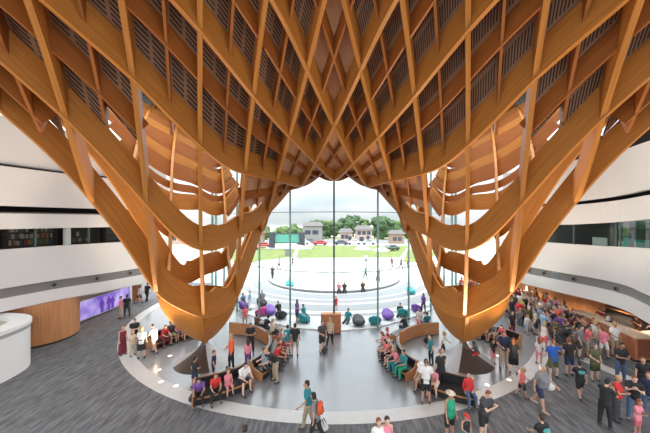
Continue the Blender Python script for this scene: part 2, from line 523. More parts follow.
def band(name, path, z0, z1, th, m, side, back=0.0, kind=True):
    """a curved strip of wall; z0, z1 may be arrays along the path; 'side' +1/-1 is where the outside lies"""
    n_ = len(path); z0 = np.broadcast_to(z0, n_); z1 = np.broadcast_to(z1, n_)
    a = offset(path, side*back); b = offset(path, side*(back+th))
    V, F = [], []
    for i in range(n_):
        V += [(a[i, 0], a[i, 1], z0[i]), (a[i, 0], a[i, 1], z1[i]), (b[i, 0], b[i, 1], z1[i]), (b[i, 0], b[i, 1], z0[i])]
    for i in range(n_-1):
        p, q = 4*i, 4*i+4
        for e in range(4): F.append((p+e, p+(e+1) % 4, q+(e+1) % 4, q+e))
    F += [(0, 1, 2, 3), (4*n_-1, 4*n_-2, 4*n_-3, 4*n_-4)]
    o = pyobj(name, V, F, m)
    return struct(o) if kind else o
LPs, RPs = smooth_path(LP), smooth_path(RP)
def lin(path, pts_):      # height along the path given as (y, z) pairs
    return np.interp(path[:, 1], [p[0] for p in pts_], [p[1] for p in pts_])
# left: side=+1 lies outwards (path runs away from the viewer, left normal = -x)
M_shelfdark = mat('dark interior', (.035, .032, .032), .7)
L = LPs
band('wall_left', L, 2.55, 3.25, .35, M_white, 1)
band('wall_left', L, 3.80, 5.90, .35, M_white, 1)
band('wall_left', L, 7.00, 7.86, .35, M_white, 1)
band('wall_left', L, 8.27, 10.42, .35, M_white, 1)
band('wall_left', L, 10.60, 13.2, .35, M_white, 1, back=.25)
band('trim_1', L, 3.25, 3.80, .2, M_grey, 1, back=.12)
R = RPs
wt = lin(R, [(14, 7.6), (19.6, 7.18), (23, 7.1)]); wb = lin(R, [(14, 6.1), (18, 5.88), (23, 5.85)])
s0 = lin(R, [(14.3, 8.79), (19.4, 8.5)]); s1 = lin(R, [(14.3, 9.10), (19.4, 8.72)])
g0 = lin(R, [(13.5, 3.0), (16, 3.25), (19, 3.28)]); g1 = g0+.56
band('wall_right', R, g0-.85, g0, .35, M_white, -1)
band('wall_right', R, g1, wb, .35, M_white, -1)
band('wall_right', R, wt, s0, .35, M_white, -1)
band('wall_right', R, s1, 11.5, .35, M_white, -1)
band('trim_2', R, g0, g1, .2, M_grey, -1, back=.12)

def gallery(path, side, zs, tagname):
    """slabs and a dim back wall behind the openings"""
    a = offset(path, side*.34); b = offset(path, side*5.5)
    for z0, z1 in zs:
        V, F = [], []
        n_ = len(path)
        for i in range(n_):
            V += [(a[i, 0], a[i, 1], z0), (a[i, 0], a[i, 1], z1), (b[i, 0], b[i, 1], z1), (b[i, 0], b[i, 1], z0)]
        for i in range(n_-1):
            p, q = 4*i, 4*i+4
            for e in range(4): F.append((p+e, p+(e+1) % 4, q+(e+1) % 4, q+e))
        F += [(0, 1, 2, 3), (4*n_-1, 4*n_-2, 4*n_-3, 4*n_-4)]
        struct(pyobj('floor_gallery', V, F, M_grey))
gallery(L, 1, [(2.56, 3.2), (4.75, 5.0), (7.87, 7.95), (8.5, 8.7)], 'l')
gallery(R, -1, [(2.56, 2.9), (4.75, 5.0), (8.0, 8.1), (10.0, 10.2)], 'r')
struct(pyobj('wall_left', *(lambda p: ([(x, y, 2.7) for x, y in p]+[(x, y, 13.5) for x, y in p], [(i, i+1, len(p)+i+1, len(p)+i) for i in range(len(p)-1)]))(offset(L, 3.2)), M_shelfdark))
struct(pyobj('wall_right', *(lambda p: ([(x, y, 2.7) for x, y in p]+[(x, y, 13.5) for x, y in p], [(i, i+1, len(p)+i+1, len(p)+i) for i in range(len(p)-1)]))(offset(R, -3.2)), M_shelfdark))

# gallery glazing with mullions
def pane_strip(name, path, i0, i1, z0, z1, d, side):
    p = offset(path, side*d)
    V = [(p[i, 0], p[i, 1], float(np.broadcast_to(z0, len(p))[i])) for i in range(i0, i1+1)]+[(p[i, 0], p[i, 1], float(np.broadcast_to(z1, len(p))[i])) for i in range(i0, i1+1)]
    n_ = i1-i0+1
    return pyobj(name, V, [(i, i+1, n_+i+1, n_+i) for i in range(n_-1)], M_glass)
wn = 0
for path, side, z0, z1 in ((L, 1, 5.90, 7.0), (R, -1, wb, wt)):
    Z0, Z1 = np.broadcast_to(z0, len(path)), np.broadcast_to(z1, len(path))
    step = 6
    for i in range(3, len(path)-step, step):
        wn += 1
        wo = struct(pane_strip('window_%d' % wn, path, i, i+step, z0, z1, .12, side))
        p = offset(path, side*.12)[i]
        bm = bmesh.new(); bx(bm, p[0]-.05, p[0]+.05, p[1]-.05, p[1]+.05, Z0[i], Z1[i])
        obj('window_mullion', bm, M_steeldark, wo)

# white column standing in the left gallery window
p = offset(L, .12)[min(range(len(L)), key=lambda i: abs(CX+FPX*L[i, 0]/L[i, 1]-75) if L[i, 1] > 8 else 1e9)]
bm = bmesh.new(); lathe(bm, [(.19, 5.91), (.19, 6.99)], 24); o = obj('column_round', bm, M_white); o.location = (p[0]-.3, p[1], 0); struct(o)

# square air grille in the right gallery trim
i_ = min(range(len(R)), key=lambda i: abs(CX+FPX*R[i, 0]/R[i, 1]-556) if R[i, 1] > 8 else 1e9)
p = offset(R, -.12)[i_]; t = R[i_+1]-R[i_-1]
e = empty('air_grille', (p[0], p[1], float(g0[i_])+.06), math.atan2(t[1], t[0]), 'square slatted air grille in the grey trim of the right gallery', 'grille')
bm = bmesh.new(); bx(bm, -.24, .24, -.0, .05, 0, .44); obj('grille_frame', bm, M_steel, e)
bm = bmesh.new()
for q in range(6): bx(bm, -.2, .2, .045, .07, .04+q*.065, .075+q*.065)
obj('grille_slats', bm, M_steeldark, e)
# roof slab high over the canopy, with a round skylight over each funnel
bm = bmesh.new()
nx_, ny_ = 40, 38
vv = {}
def gv(i, j, z):
    if (i, j, z) not in vv: vv[(i, j, z)] = bm.verts.new((i-20, j-8, z))
    return vv[(i, j, z)]
def solid(i, j):
    x, y = i-19.5, j-7.5
    if not (0 <= i < 40 and 0 <= j < 43): return False
    if y > fac_y(min(abs(x), 14.3))+.6: return False
    return math.hypot(abs(x)-9.2, y-16.5) >= 4.9
for i in range(40):
    for j in range(43):
        if not solid(i, j): continue
        for z in (16.6, 16.9): bm.faces.new([gv(i, j, z), gv(i+1, j, z), gv(i+1, j+1, z), gv(i, j+1, z)])
        for di, dj, e in ((-1, 0, ((0, 0), (0, 1))), (1, 0, ((1, 0), (1, 1))), (0, -1, ((0, 0), (1, 0))), (0, 1, ((0, 1), (1, 1)))):
            if not solid(i+di, j+dj):
                (a, b), (c, d) = e
                bm.faces.new([gv(i+a, j+b, 16.6), gv(i+c, j+d, 16.6), gv(i+c, j+d, 16.9), gv(i+a, j+b, 16.9)])
struct(obj('ceiling', bm, M_slab))

# ------------------------------------------------------------------ glazed facade between and behind the two funnels
nwin = 20
FZ = 14.2
fpts = FACX
for i in range(len(fpts)-1):
    (x0, y0), (x1, y1) = fpts[i], fpts[i+1]
    nwin += 1
    wo = struct(pyobj('window_%d' % nwin, [(x0, y0, .08), (x1, y1, .08), (x1, y1, FZ), (x0, y0, FZ)], [(0, 1, 2, 3)], M_glass))
    for zt, nm in ((.04, 'sill_rail'), (3.95, 'transom'), (8.05, 'transom'), (FZ, 'transom')):
        bm = bmesh.new(); tube(bm, (x0, y0, zt), (x1, y1, zt), .035 if zt > .1 else .05, n=6)
        obj(nm, bm, M_steel if zt > .1 else M_white, wo)
for i, (x, y) in enumerate(fpts):
    nx = 1.0; a = math.atan2(x*.9, 14) if abs(x) > .1 else 0
    bm = bmesh.new()
    if abs(x) < .1:
        bx(bm, -.06, .06, y-.24, y-.04, 0, FZ)
        o = obj('trim_%d' % (i+3), bm, M_steeldark)
    else:
        bx(bm, x-.05, x+.05, y-.50, y-.06, 0, FZ, rot=-a)
        bx(bm, x-.06, x+.06, y-.07, y+.05, 0, FZ, mi=1, rot=-a, ctr=(x, y-.28, 0))
        o = obj('trim_%d' % (i+3), bm, [M_fin, M_steel])
    struct(o)

# ------------------------------------------------------------------ outside: plaza, lawn, street
M_plaza = mat('pale paving', (.47, .47, .47), .7, var=.05, scale=.7)
M_pgrey = mat('grey paving band', (.24, .245, .255), .7)
M_step = mat('dark grey step', (.22, .22, .23), .7)  # darker grey than the seat wall it skirts
M_lawn = mat('lawn grass', (.13, .165, .035), .9, var=.25, scale=.6)
M_road = mat('asphalt', (.20, .20, .21), .9)
out = [(x, y) for x, y in FACX]
struct(poly('ground_plaza', out+[(60, 36), (60, 66), (-60, 66), (-60, 36)], 0, M_plaza, .2))
struct(poly('ground_field', [(-300, 66), (300, 66), (300, 420), (-300, 420)], -.03, mat('far ground', (.34, .36, .24), .9, var=.3, scale=.05), .2))
PC = 38.0
def ring_patch(name, r0, r1, a0, a1, z, m, h=.012, n_=64):
    V, F = [], []
    for i in range(n_+1):
        a = a0+(a1-a0)*i/n_
        for r, zz in ((r0, z), (r1, z), (r1, z-h), (r0, z-h)): V.append((r*math.sin(a), PC-r*math.cos(a), zz))
    for i in range(n_):
        p, q = 4*i, 4*i+4
        for e in range(4): F.append((p+e, p+(e+1) % 4, q+(e+1) % 4, q+e))
    F += [(0, 1, 2, 3), (4*n_+3, 4*n_+2, 4*n_+1, 4*n_)]
    return pyobj(name, V, F, m)
for r0, r1, span in ((9.0, 10.6, 1.25), (11.0, 11.9, 1.15), (12.5, 14.2, 1.0), (15.0, 15.5, .85)):
    struct(ring_patch('ground_paving_band', r0, r1, -span, span, .014, M_pgrey))
struct(ring_patch('ground_circle_edge', 8.05, 8.35, -1.35, 1.35, .24, mat('concrete seat wall', (.42, .42, .42), .7), .24))
struct(ring_patch('ground_circle_edge', 8.351, 8.45, -1.35, 1.35, .2, M_step, .2))
for a0, a1, w_ in ((-1.0, -.55, .5), (.55, .95, .5)):
    pass
def quad_ground(name, pix, z, m):
    return struct(poly(name, [at(px, py) for px, py in pix], z, m, .02))
quad_ground('lawn', [(296, 258), (400, 257.5), (408, 246), (300, 246)], .03, M_lawn)
quad_ground('lawn', [(238, 266), (262, 260.5), (292, 257), (296, 249), (262, 247), (225, 252)], .03, M_lawn)
quad_ground('lawn', [(403, 262), (424, 263), (440, 252), (408, 249)], .03, M_lawn)
quad_ground('ground_path', [(300, 245.4), (410, 245.4), (430, 243.6), (280, 243.6)], .03, M_plaza)
quad_ground('road', [(150, 243), (520, 243), (520, 240.2), (150, 240.2)], .04, M_road)
quad_ground('ground_paving_wedge', [(262, 276), (268, 270.5), (318, 285), (300, 285)], .016, M_pgrey)

M_leafs = [mat('tree foliage %d' % i, c, .85, var=.45, scale=1.6) for i, c in enumerate(((.045, .085, .03), (.075, .12, .04), (.11, .16, .06), (.06, .10, .05)))]
M_bark = mat('bark', (.10, .07, .05), .9)
def tree(px, base, top, wpx, mi, label, seed):
    x, y = at(px, base)
    hgt = EYE-(top-HY)*y/FPX; rad = wpx*.74*y/FPX; hgt += 2.6*y/FPX
    r_ = random.Random(seed)
    e = empty('tree', (x, y, 0), 0, label, 'tree', 'trees across the street')
    bm = bmesh.new(); tube(bm, (0, 0, 0), (.1, 0, hgt*.5), .05*hgt, .025*hgt, 8)
    for k in range(3):
        a = k*2.1+seed; tube(bm, (.05, 0, hgt*.3), (math.cos(a)*rad*.5, math.sin(a)*rad*.5, hgt*.62), .02*hgt, .01*hgt, 6)
    obj('trunk', bm, M_bark, e)
    bm = bmesh.new()
    for k in range(26):
        u = r_.random(); a = r_.random()*2*PI; zz = hgt*(.22+.70*u)
        rr = rad*math.sqrt(max(.05, 1-((u-.42)/.62)**2))*math.sqrt(r_.random())*.78
        cr = rad*(.26+.16*r_.random())
        vs = sph(bm, (rr*math.cos(a), rr*math.sin(a), min(zz, hgt-cr*.7)), cr, 2, (1, 1, .85))
        for v in vs:
            d = mnoise.noise(v.co*1.1+Vector((seed*3.1, 0, 0)))*.42*cr+mnoise.noise(v.co*3.0)*.2*cr
            v.co += (v.co-Vector((0, 0, hgt*.6))).normalized()*d
    obj('crown', bm, M_leafs[mi], e)
    return e
TREES = [(318, 238.6, 223, 18, 0, 'dark round tree left of the central mullion beyond the lawn'), (330, 237.4, 224, 16, 1, 'mid green tree right behind the central mullion'),
 (345, 239.2, 221, 15, 0, 'dark tree rising above the left end of the pale house'), (353, 236.6, 217.5, 13, 3, 'tall dark tree standing behind the pale house'),
 (364, 238.0, 221, 12, 1, 'mid green tree showing over the roof of the pale house'), (383, 239.0, 219, 20, 0, 'broad dark tree beside the right green glass fin'),
 (397, 237.2, 223, 16, 2, 'light green tree at the right edge of the arch'), (296, 238.2, 227, 14, 1, 'bushy green tree behind the outdoor screen'),
 (303, 237.0, 230, 12, 2, 'low pale green tree between screen and street'), (283, 237.0, 229, 14, 2, 'small light green tree above the outdoor screen'),
 (262, 239.4, 229, 18, 1, 'green tree at the left edge of the arch'), (248, 236.8, 232, 14, 0, 'dark shrubby tree low behind the left funnel'),
 (410, 238.6, 226, 15, 1, 'green tree partly hidden by the right funnel'), (190, 238.6, 228, 24, 1, 'green tree seen through the openings of the left funnel'),
 (472, 238.6, 228, 24, 0, 'dark tree seen through the openings of the right funnel'), (222, 237.4, 230, 18, 2, 'pale tree far off between the ribs of the left funnel'),
 (455, 236.2, 230, 18, 2, 'pale tree far off between the ribs of the right funnel')]
for i, (px, b_, t_, w_, mi, lab) in enumerate(TREES): tree(px, b_, t_, w_, mi, lab, i+1)

M_brick = mat('pale render', (.40, .30, .265), .8, var=.06, scale=.5)
M_rooft = mat('grey roof tiles', (.13, .115, .115), .8)
M_winblue = mat('house window', (.05, .06, .08), .2)
def house(px0, px1, base, eave, ridge, label, wall, roof, wins, hip=.2):
    x0, y = at(px0, base); x1, _ = at(px1, base)
    hE = EYE-(eave-HY)*y/FPX; hR = EYE-(ridge-HY)*y/FPX; d = (x1-x0)*.6
    e = empty('house', ((x0+x1)/2, y, 0), 0, label, 'house', 'buildings across the street')
    wd = (x1-x0)/2
    bm = bmesh.new(); bx(bm, -wd, wd, 0, d, 0, hE); obj('wall', bm, wall, e)
    bm = bmesh.new()
    o_ = .5
    lo = [bm.verts.new(p) for p in ((-wd-o_, -o_, hE), (wd+o_, -o_, hE), (wd+o_, d+o_, hE), (-wd-o_, d+o_, hE))]
    hi = [bm.verts.new(p) for p in ((-wd+wd*hip, d/2, hR), (wd-wd*hip, d/2, hR))]
    bm.faces.new((lo[0], lo[1], hi[1], hi[0])); bm.faces.new((lo[2], lo[3], hi[0], hi[1]))
    bm.faces.new((lo[1], lo[2], hi[1])); bm.faces.new((lo[3], lo[0], hi[0]))
    obj('roof', bm, roof, e)
    for fx, fz, fw, fh in wins:
        bm = bmesh.new(); bx(bm, fx*wd-fw/2, fx*wd+fw/2, -.06, .1, fz*hE-fh/2, fz*hE+fh/2); obj('window', bm, M_winblue, e)
    return e
house(339.5, 352.5, 243, 232.5, 228.5, 'pale pink house between the central mullion and the two storey house', M_brick, M_rooft, [(-.5, .6, 1.1, 1.3), (.1, .6, 1.1, 1.3), (.6, .35, 1, 2.0)])
house(356, 372, 243.2, 229.5, 225.5, 'two storey pale pink house left of the right glass fin', M_brick, M_rooft, [(-.6, .75, 1.2, 1.2), (0, .75, 1.2, 1.2), (.6, .75, 1.2, 1.2), (-.3, .3, 1.4, 1.4), (.5, .3, 1, 2.1)])
house(303, 322, 241.8, 226, 222, 'long grey roofed building behind the dark trees', mat('grey render', (.24, .23, .225), .8), M_rooft, [(-.5, .6, 2, 1.4), (.3, .6, 2, 1.4)])
house(390, 404, 244, 234, 230, 'low brown house at the right edge of the arch', mat('tan brick', (.27, .18, .13), .8), M_rooft, [(-.3, .5, 1.2, 1.2), (.4, .5, 1.2, 1.2)])
house(244, 262, 243, 233, 229, 'tan house at the left edge of the arch', mat('tan brick', (.27, .18, .13), .8), mat('terracotta roof', (.22, .075, .045), .8), [(-.3, .5, 1.2, 1.2), (.4, .5, 1.2, 1.2)])
house(168, 186, 244, 233, 229, 'pale house seen through the left funnel lattice', M_brick, M_rooft, [(-.3, .5, 1.2, 1.2), (.4, .5, 1.2, 1.2)])
# antenna mast
x, y = at(312, 238)
e = empty('mast', (x, y, 0), 0, 'thin lattice mast above the grey roofed building', 'mast')
bm = bmesh.new(); tube(bm, (0, 0, 0), (0, 0, EYE+17*y/FPX), .16, .06, 6); obj('pole', bm, M_steel, e)
bm = bmesh.new(); tube(bm, (-.9, 0, EYE+9*y/FPX), (.9, 0, EYE+9*y/FPX), .06, .06, 6); tube(bm, (-.6, 0, EYE+12*y/FPX), (.6, 0, EYE+12*y/FPX), .06, .06, 6); obj('crossarm', bm, M_steel, e)

# outdoor screen between two dark speaker towers
x0, y = at(272, 249); x1, _ = at(302, 249)
e = empty('outdoor_screen', ((x0+x1)/2, y, 0), 0, 'outdoor stage screen between two dark towers beside the lawn', 'screen')
wd = (x1-x0)/2; k_ = y/FPX
for s in (-1, 1):
    bm = bmesh.new(); bx(bm, s*wd-2.6*k_, s*wd+2.6*k_, -.5, .9, 0, 17*k_)
    for q in range(5): bx(bm, s*wd-2.2*k_, s*wd+2.2*k_, -.58, -.49, (1+q*3.1)*k_, (3.6+q*3.1)*k_)
    bmesh.ops.bevel(bm, geom=bm.edges[:], offset=.03, segments=1, affect='EDGES'); obj('tower', bm, mat('tower charcoal', (.05, .055, .075), .6), e)
bm = bmesh.new(); bx(bm, -wd+3*k_, wd-3*k_, .1, .3, 6.5*k_, 15*k_); obj('screen_face', bm, mat('teal screen', (.10, .33, .27), .5), e)
bm = bmesh.new(); bx(bm, -wd+3*k_, wd-3*k_, 0, .45, 14.9*k_, 15.9*k_); bx(bm, -wd+3*k_, wd-3*k_, 0, .45, 5.6*k_, 6.5*k_); obj('truss', bm, M_steeldark, e)
bm = bmesh.new(); bx(bm, -wd-6*k_, wd+10*k_, -1.5, 2.2, 0, 1.3*k_); obj('stage', bm, mat('stage fascia', (.40, .38, .40), .7), e)
# grey kiosk in front of it
x, y = at(287.5, 256)
e = empty('plaza_kiosk', (x, y, 0), 0, 'grey box kiosk on the plaza in front of the outdoor screen', 'kiosk')
bm = bmesh.new(); bx(bm, -.45, .45, -.35, .35, 0, 1.5); bmesh.ops.bevel(bm, geom=bm.edges[:], offset=.04, segments=2, affect='EDGES'); obj('cabinet', bm, M_grey, e)
bm = bmesh.new(); bx(bm, -.52, .52, -.42, .42, 1.5, 1.58); obj('cap', bm, M_steel, e)

def car(px, py, col, label, rz=0, L_=4.4):
    x, y = at(px, py)
    e = empty('car', (x, y, 0), rz, label, 'car', 'cars along the street')
    prof = [(-2.2, .35), (-2.2, .75), (-1.9, .95), (-1.25, 1.0), (-.75, 1.42), (.75, 1.45), (1.35, 1.0), (2.05, .85), (2.2, .6), (2.2, .35)]
    bm = bmesh.new(); rings(bm, [[(a, -.85, b) for a, b in prof], [(a, .85, b) for a, b in prof]])
    bmesh.ops.bevel(bm, geom=bm.edges[:], offset=.06, segments=2, affect='EDGES')
    obj('body', bm, mat('car paint %s' % (col,), col, .25), e, True)
    bm = bmesh.new(); g_ = [(-1.1, 1.02), (-.7, 1.36), (.7, 1.38), (1.2, 1.02)]
    rings(bm, [[(a, -.865, b) for a, b in g_], [(a, .865, b) for a, b in g_]]); obj('window_glass', bm, M_winblue, e)
    for wx in (-1.35, 1.35):
        for wy in (-.82, .82):
            bm = bmesh.new(); tube(bm, (wx, wy-.1, .33), (wx, wy+.1, .33), .33, n=16); obj('wheel', bm, M_black, e)
for px, py, col, lab, rz in ((320, 245.2, (.45, .03, .03), 'red car parked left of the central mullion', .1), (303, 244.5, (.75, .75, .77), 'white car between the outdoor screen and the red car', 0),
  (310, 243.4, (.1, .11, .13), 'dark car behind the white car by the trees', .05), (341, 244.9, (.05, .06, .08), 'black car parked before the pink house', 0), (354, 244.5, (.7, .7, .72), 'silver car before the two storey house', .05),
  (368.5, 244.6, (.45, .47, .5), 'grey car right of the silver car', 0), (264, 247.5, (.5, .06, .05), 'red car low behind the left funnel edge', .1), (252, 249.5, (.55, .1, .09), 'faded red car at the left edge of the arch', -.1),
  (391, 250.5, (.07, .1, .08), 'dark car on the lawn edge by the right funnel', .5)):
    car(px, py, col, lab, rz)
# white market umbrella and tents on the plaza
def umbrella(px, py, label, r=1.6):
    x, y = at(px, py)
    e = empty('parasol', (x, y, 0), 0, label, 'parasol', 'parasols on the plaza')
    bm = bmesh.new(); tube(bm, (0, 0, 0), (0, 0, 2.5), .03, n=8); obj('pole', bm, M_steel, e)
    bm = bmesh.new(); lathe(bm, [(r, 2.05), (r*.98, 2.12), (r*.5, 2.5), (.03, 2.7)], 8); obj('canopy', bm, M_white, e)
    bm = bmesh.new(); lathe(bm, [(.3, 0), (.3, .06), (.05, .12)], 12); obj('base', bm, M_grey, e)
for a in ((363, 260, 'white parasol on the plaza right of the central mullion'), (381, 262, 'white parasol at the plaza edge by the right glass fin'), (300, 259, 'white parasol beside the lawn near the left glass fin')): umbrella(*a)

# ------------------------------------------------------------------ ground floor at the left: drum, curved timber wall, video wall
bm = bmesh.new()
def sup(cx, cy, a, b, n_, N=72):
    out_ = []
    for i in range(N):
        t = 2*PI*i/N; c_, s_ = math.cos(t), math.sin(t)
        r = 1/((abs(c_)/a)**n_+(abs(s_)/b)**n_)**(1/n_)
        out_.append((cx+r*c_, cy+r*s_))
    return out_
e = empty('white_drum_balustrade', (-18.45, 12.75, 0), 0, 'tall rounded white drum with grey banded rim at the left edge of the floor', 'drum enclosure')
def drum(name, secs, m, **k):
    bm = bmesh.new(); rings(bm, [[(x, y, z) for x, y in sup(0, 0, a, b, 3.0)] for a, b, z in secs], **k); return obj(name, bm, m, e, False)
drum('drum_wall', [(3.18, 3.05, 0), (3.18, 3.05, 2.02)], M_whitegloss)
drum('rim_band', [(3.20, 3.07, 2.02), (3.20, 3.07, 2.20)], mat('grey rim', (.38, .38, .38), .5))
drum('rim_cap', [(3.24, 3.11, 2.20), (3.24, 3.11, 2.38), (3.20, 3.07, 2.42), (2.50, 2.40, 2.42), (2.48, 2.38, 2.24)], M_whitegloss, cap1=False)
drum('inner_ledge', [(2.49, 2.39, 2.2), (2.49, 2.39, 2.25)], mat('beige lining', (.50, .43, .36), .6))
e = empty('curved_timber_wall', (-18.75, 18.35, 0), 0, 'bulging curved wood veneer wall under the white gallery, left of the purple screen', 'timber wall')
bm = bmesh.new(); lathe(bm, [(1.98, .12), (1.98, 2.52)], 64); obj('veneer_shell', bm, M_woodwall, e, False)
bm = bmesh.new(); lathe(bm, [(1.92, 0), (1.92, .12)], 48); obj('plinth', bm, M_dark, e)
GL = smooth_path([(-23.4, 10), (-21.4, 16), (-19.6, 19.2), (-18.7, 20.4), (-18.6, 24), (-18.8, 26.6)], 30)
band('wall_left', GL, 0, 2.5, .25, mat('warm beige wall', (.60, .46, .36), .6), 1)
def video():
    e = empty('video_wall', (-18.35, 23.2, 0), 0, 'long low glowing purple video wall beside the curved timber wall', 'screen')
    bm = bmesh.new(); bx(bm, -.12, -.02, -2.95, 2.85, .10, 1.62); obj('screen_frame', bm, mat('screen frame', (.30, .30, .32), .4), e)
    m = bpy.data.materials.new('purple video'); m.use_nodes = True; nt = m.node_tree; b = nt.nodes['Principled BSDF']
    tc = nt.nodes.new('ShaderNodeTexCoord'); ns = nt.nodes.new('ShaderNodeTexNoise'); ns.inputs['Scale'].default_value = .9; ns.inputs['Detail'].default_value = 3
    rp = nt.nodes.new('ShaderNodeValToRGB'); rp.color_ramp.elements[0].position = .35; rp.color_ramp.elements[0].color = (.13, .05, .42, 1)
    rp.color_ramp.elements[1].position = .68; rp.color_ramp.elements[1].color = (.50, .42, .80, 1)
    nt.links.new(tc.outputs['Object'], ns.inputs['Vector']); nt.links.new(ns.outputs['Fac'], rp.inputs['Fac'])
    b.inputs['Base Color'].default_value = (.02, .02, .03, 1); nt.links.new(rp.outputs['Color'], b.inputs['Emission Color']); b.inputs['Emission Strength'].default_value = .8
    bm = bmesh.new(); bx(bm, -.02, .0, -2.8, 2.7, .2, 1.54); obj('screen_face', bm, m, e)
    md = mat('video figure', (.02, .01, .05), .5, emit=(.09, .02, .30), estr=.8)
    for y_, h_ in ((-.35, 1.05), (.35, 1.1), (.75, 1.0)):     # blurred standing figures shown on the screen
        bm = bmesh.new(); sph(bm, (.004, y_, .22+h_-.12), .11, 2, (.05, 1, 1.1))
        vs = [bm.verts.new((.006, y_+a*.26, .22+z*h_)) for a, z in ((-.55, 0), (-.62, .45), (-1, .5), (-.8, .8), (0, .86), (.8, .8), (1, .5), (.62, .45), (.55, 0))]
        bm.faces.new(vs); obj('screen_figure', bm, md, e)
video()
e = empty('timber_door_jamb', (-18.4, 27.0, 0), 0, 'light timber door jamb at the far end of the purple video wall', 'door jamb')
bm = bmesh.new(); bx(bm, -.3, .3, -.25, .25, 0, 2.5); bmesh.ops.bevel(bm, geom=bm.edges[:], offset=.02, segments=1, affect='EDGES'); obj('post', bm, M_woodwall, e)

# round black air nozzles along the grey trims
def nozzle(px, py, z, side, path, label, r=.15):
    # on the trim face at the height z: walk along the path to where it shows at px
    best = min(range(len(path)), key=lambda i: abs(CX+FPX*path[i, 0]/path[i, 1]-px) if path[i, 1] > 8 else 1e9)
    p = offset(path, side*.12)[best]; t = path[min(best+1, len(path)-1)]-path[best-1]; t = t/np.hypot(*t)
    nrm = np.array([-t[1], t[0]])*(-side)
    e = empty('air_nozzle', (p[0], p[1], z), math.atan2(nrm[1], nrm[0]), label, 'air nozzle', 'round air nozzles in the grey gallery trims')
    bm = bmesh.new(); tube(bm, (0, 0, 0), (.09, 0, 0), r, r*.8, 20); obj('collar', bm, M_grey, e)
    bm = bmesh.new(); sph(bm, (.07, 0, 0), r*.72, 2); obj('nozzle_ball', bm, M_dark, e)
for px, nm in ((53, 'nearest to the white drum'), (98, 'second from the white drum'), (130, 'third from the white drum')):
    nozzle(px, 0, 3.52, 1, L, 'round black air nozzle in left trim, '+nm)
for px, nm, dz in ((527, 'farthest, beside the right funnel', .28), (545, 'second from the right funnel', .28), (571, 'third from the right funnel', .26), (617, 'nearest, above the timber counter', .22)):
    i_ = min(range(len(R)), key=lambda i: abs(CX+FPX*R[i, 0]/R[i, 1]-px) if R[i, 1] > 8 else 1e9)
    nozzle(px, 0, float(g0[i_])+dz, -1, R, 'round black air nozzle in right gallery trim, '+nm, .15)

# bookcases behind the left gallery window
M_case2 = mat('bookcase', (.10, .085, .075), .6)
bookcols = [(.45, .40, .34), (.12, .10, .09), (.30, .07, .05), (.08, .14, .16), (.55, .52, .46), (.35, .25, .10), (.08, .10, .22), (.10, .18, .10)]
bproto = None
bi = 0
Lb = offset(L, 2.2)
for ci, i0 in enumerate(range(14, 40, 6)):
    a, b = Lb[i0], Lb[min(i0+5, len(Lb)-1)]
    d = b-a; ln = float(np.hypot(*d)); rz = math.atan2(d[1], d[0]); ctr = (a+b)/2
    wtxt = ('first', 'second', 'third', 'fourth', 'fifth')[ci]
    e = empty('bookcase', (ctr[0], ctr[1], 5.0), rz, 'dark open bookcase behind the left gallery window, %s from the viewer' % wtxt, 'bookcase', 'bookcases on the left gallery')
    bm = bmesh.new(); bx(bm, -ln/2, ln/2, .30, .34, 0, 2.0); obj('back_panel', bm, M_case2, e)
    for s in (-1, 1):
        bm = bmesh.new(); bx(bm, s*(ln/2-.04)-.02, s*(ln/2-.04)+.02, 0, .30, 0, 2.0); obj('side_panel', bm, M_case2, e)
    for z in (.55, .95, 1.35, 1.75, 2.0):
        bm = bmesh.new(); bx(bm, -ln/2+.06, ln/2-.06, 0, .299, z-.03, z); obj('shelf', bm, M_case2, e)
    r_ = random.Random(ci)
    for z in (.95, 1.35, 1.75):
        x = -ln/2+.12
        while x < ln/2-.28 and bi < 150:
            wb_ = .07+.07*r_.random()
            if r_.random() < .85:
                hb = .24+.08*r_.random()
                bm = bmesh.new(); bx(bm, -wb_/2, wb_/2, .02, .2, 0, hb)
                c = r_.choice(bookcols)
                o = obj('book', bm, mat('book %s' % (c,), c, .6))
                loc = Matrix.Rotation(rz, 3, 'Z') @ Vector((x+wb_/2, 0, 0))
                o.location = (ctr[0]+loc.x, ctr[1]+loc.y, 5.0+z+.001); o.rotation_euler = (0, 0, rz)
                tag(o, 'upright book on the dark shelves behind the left gallery window', 'book', 'books behind the left gallery window'); bi += 1
            x += wb_+.004
# boards behind the right gallery window; teal ones stand in for glass reflections
Rb = offset(R, -1.2)
for i_, col, lab, w_, tilt in ((20, (.62, .58, .52), 'pale display board leaning behind the right gallery window', .7, .22), (31, (.55, .68, .68), 'pale teal board added for a low reflection in the right gallery window', 1.0, .0), (13, (.40, .26, .16), 'brown timber board behind the nearest right gallery window', .5, .0), (26, (.05, .30, .28), 'teal board added for the reflection in the right gallery glass', 1.1, .0)):
    p = Rb[i_]
    bm = bmesh.new(); bx(bm, -.04, .04, -w_/2, w_/2, 0, 1.5 if tilt or w_ < .9 else 1.0)
    o = obj('display_board', bm, mat('board %d' % i_, col, .6)); o.location = (p[0], p[1], 5.74 if False else 5.0+.001); o.rotation_euler = (tilt, 0, 0)
    o.scale = (1, 1, 1.35); tag(o, lab, 'board')

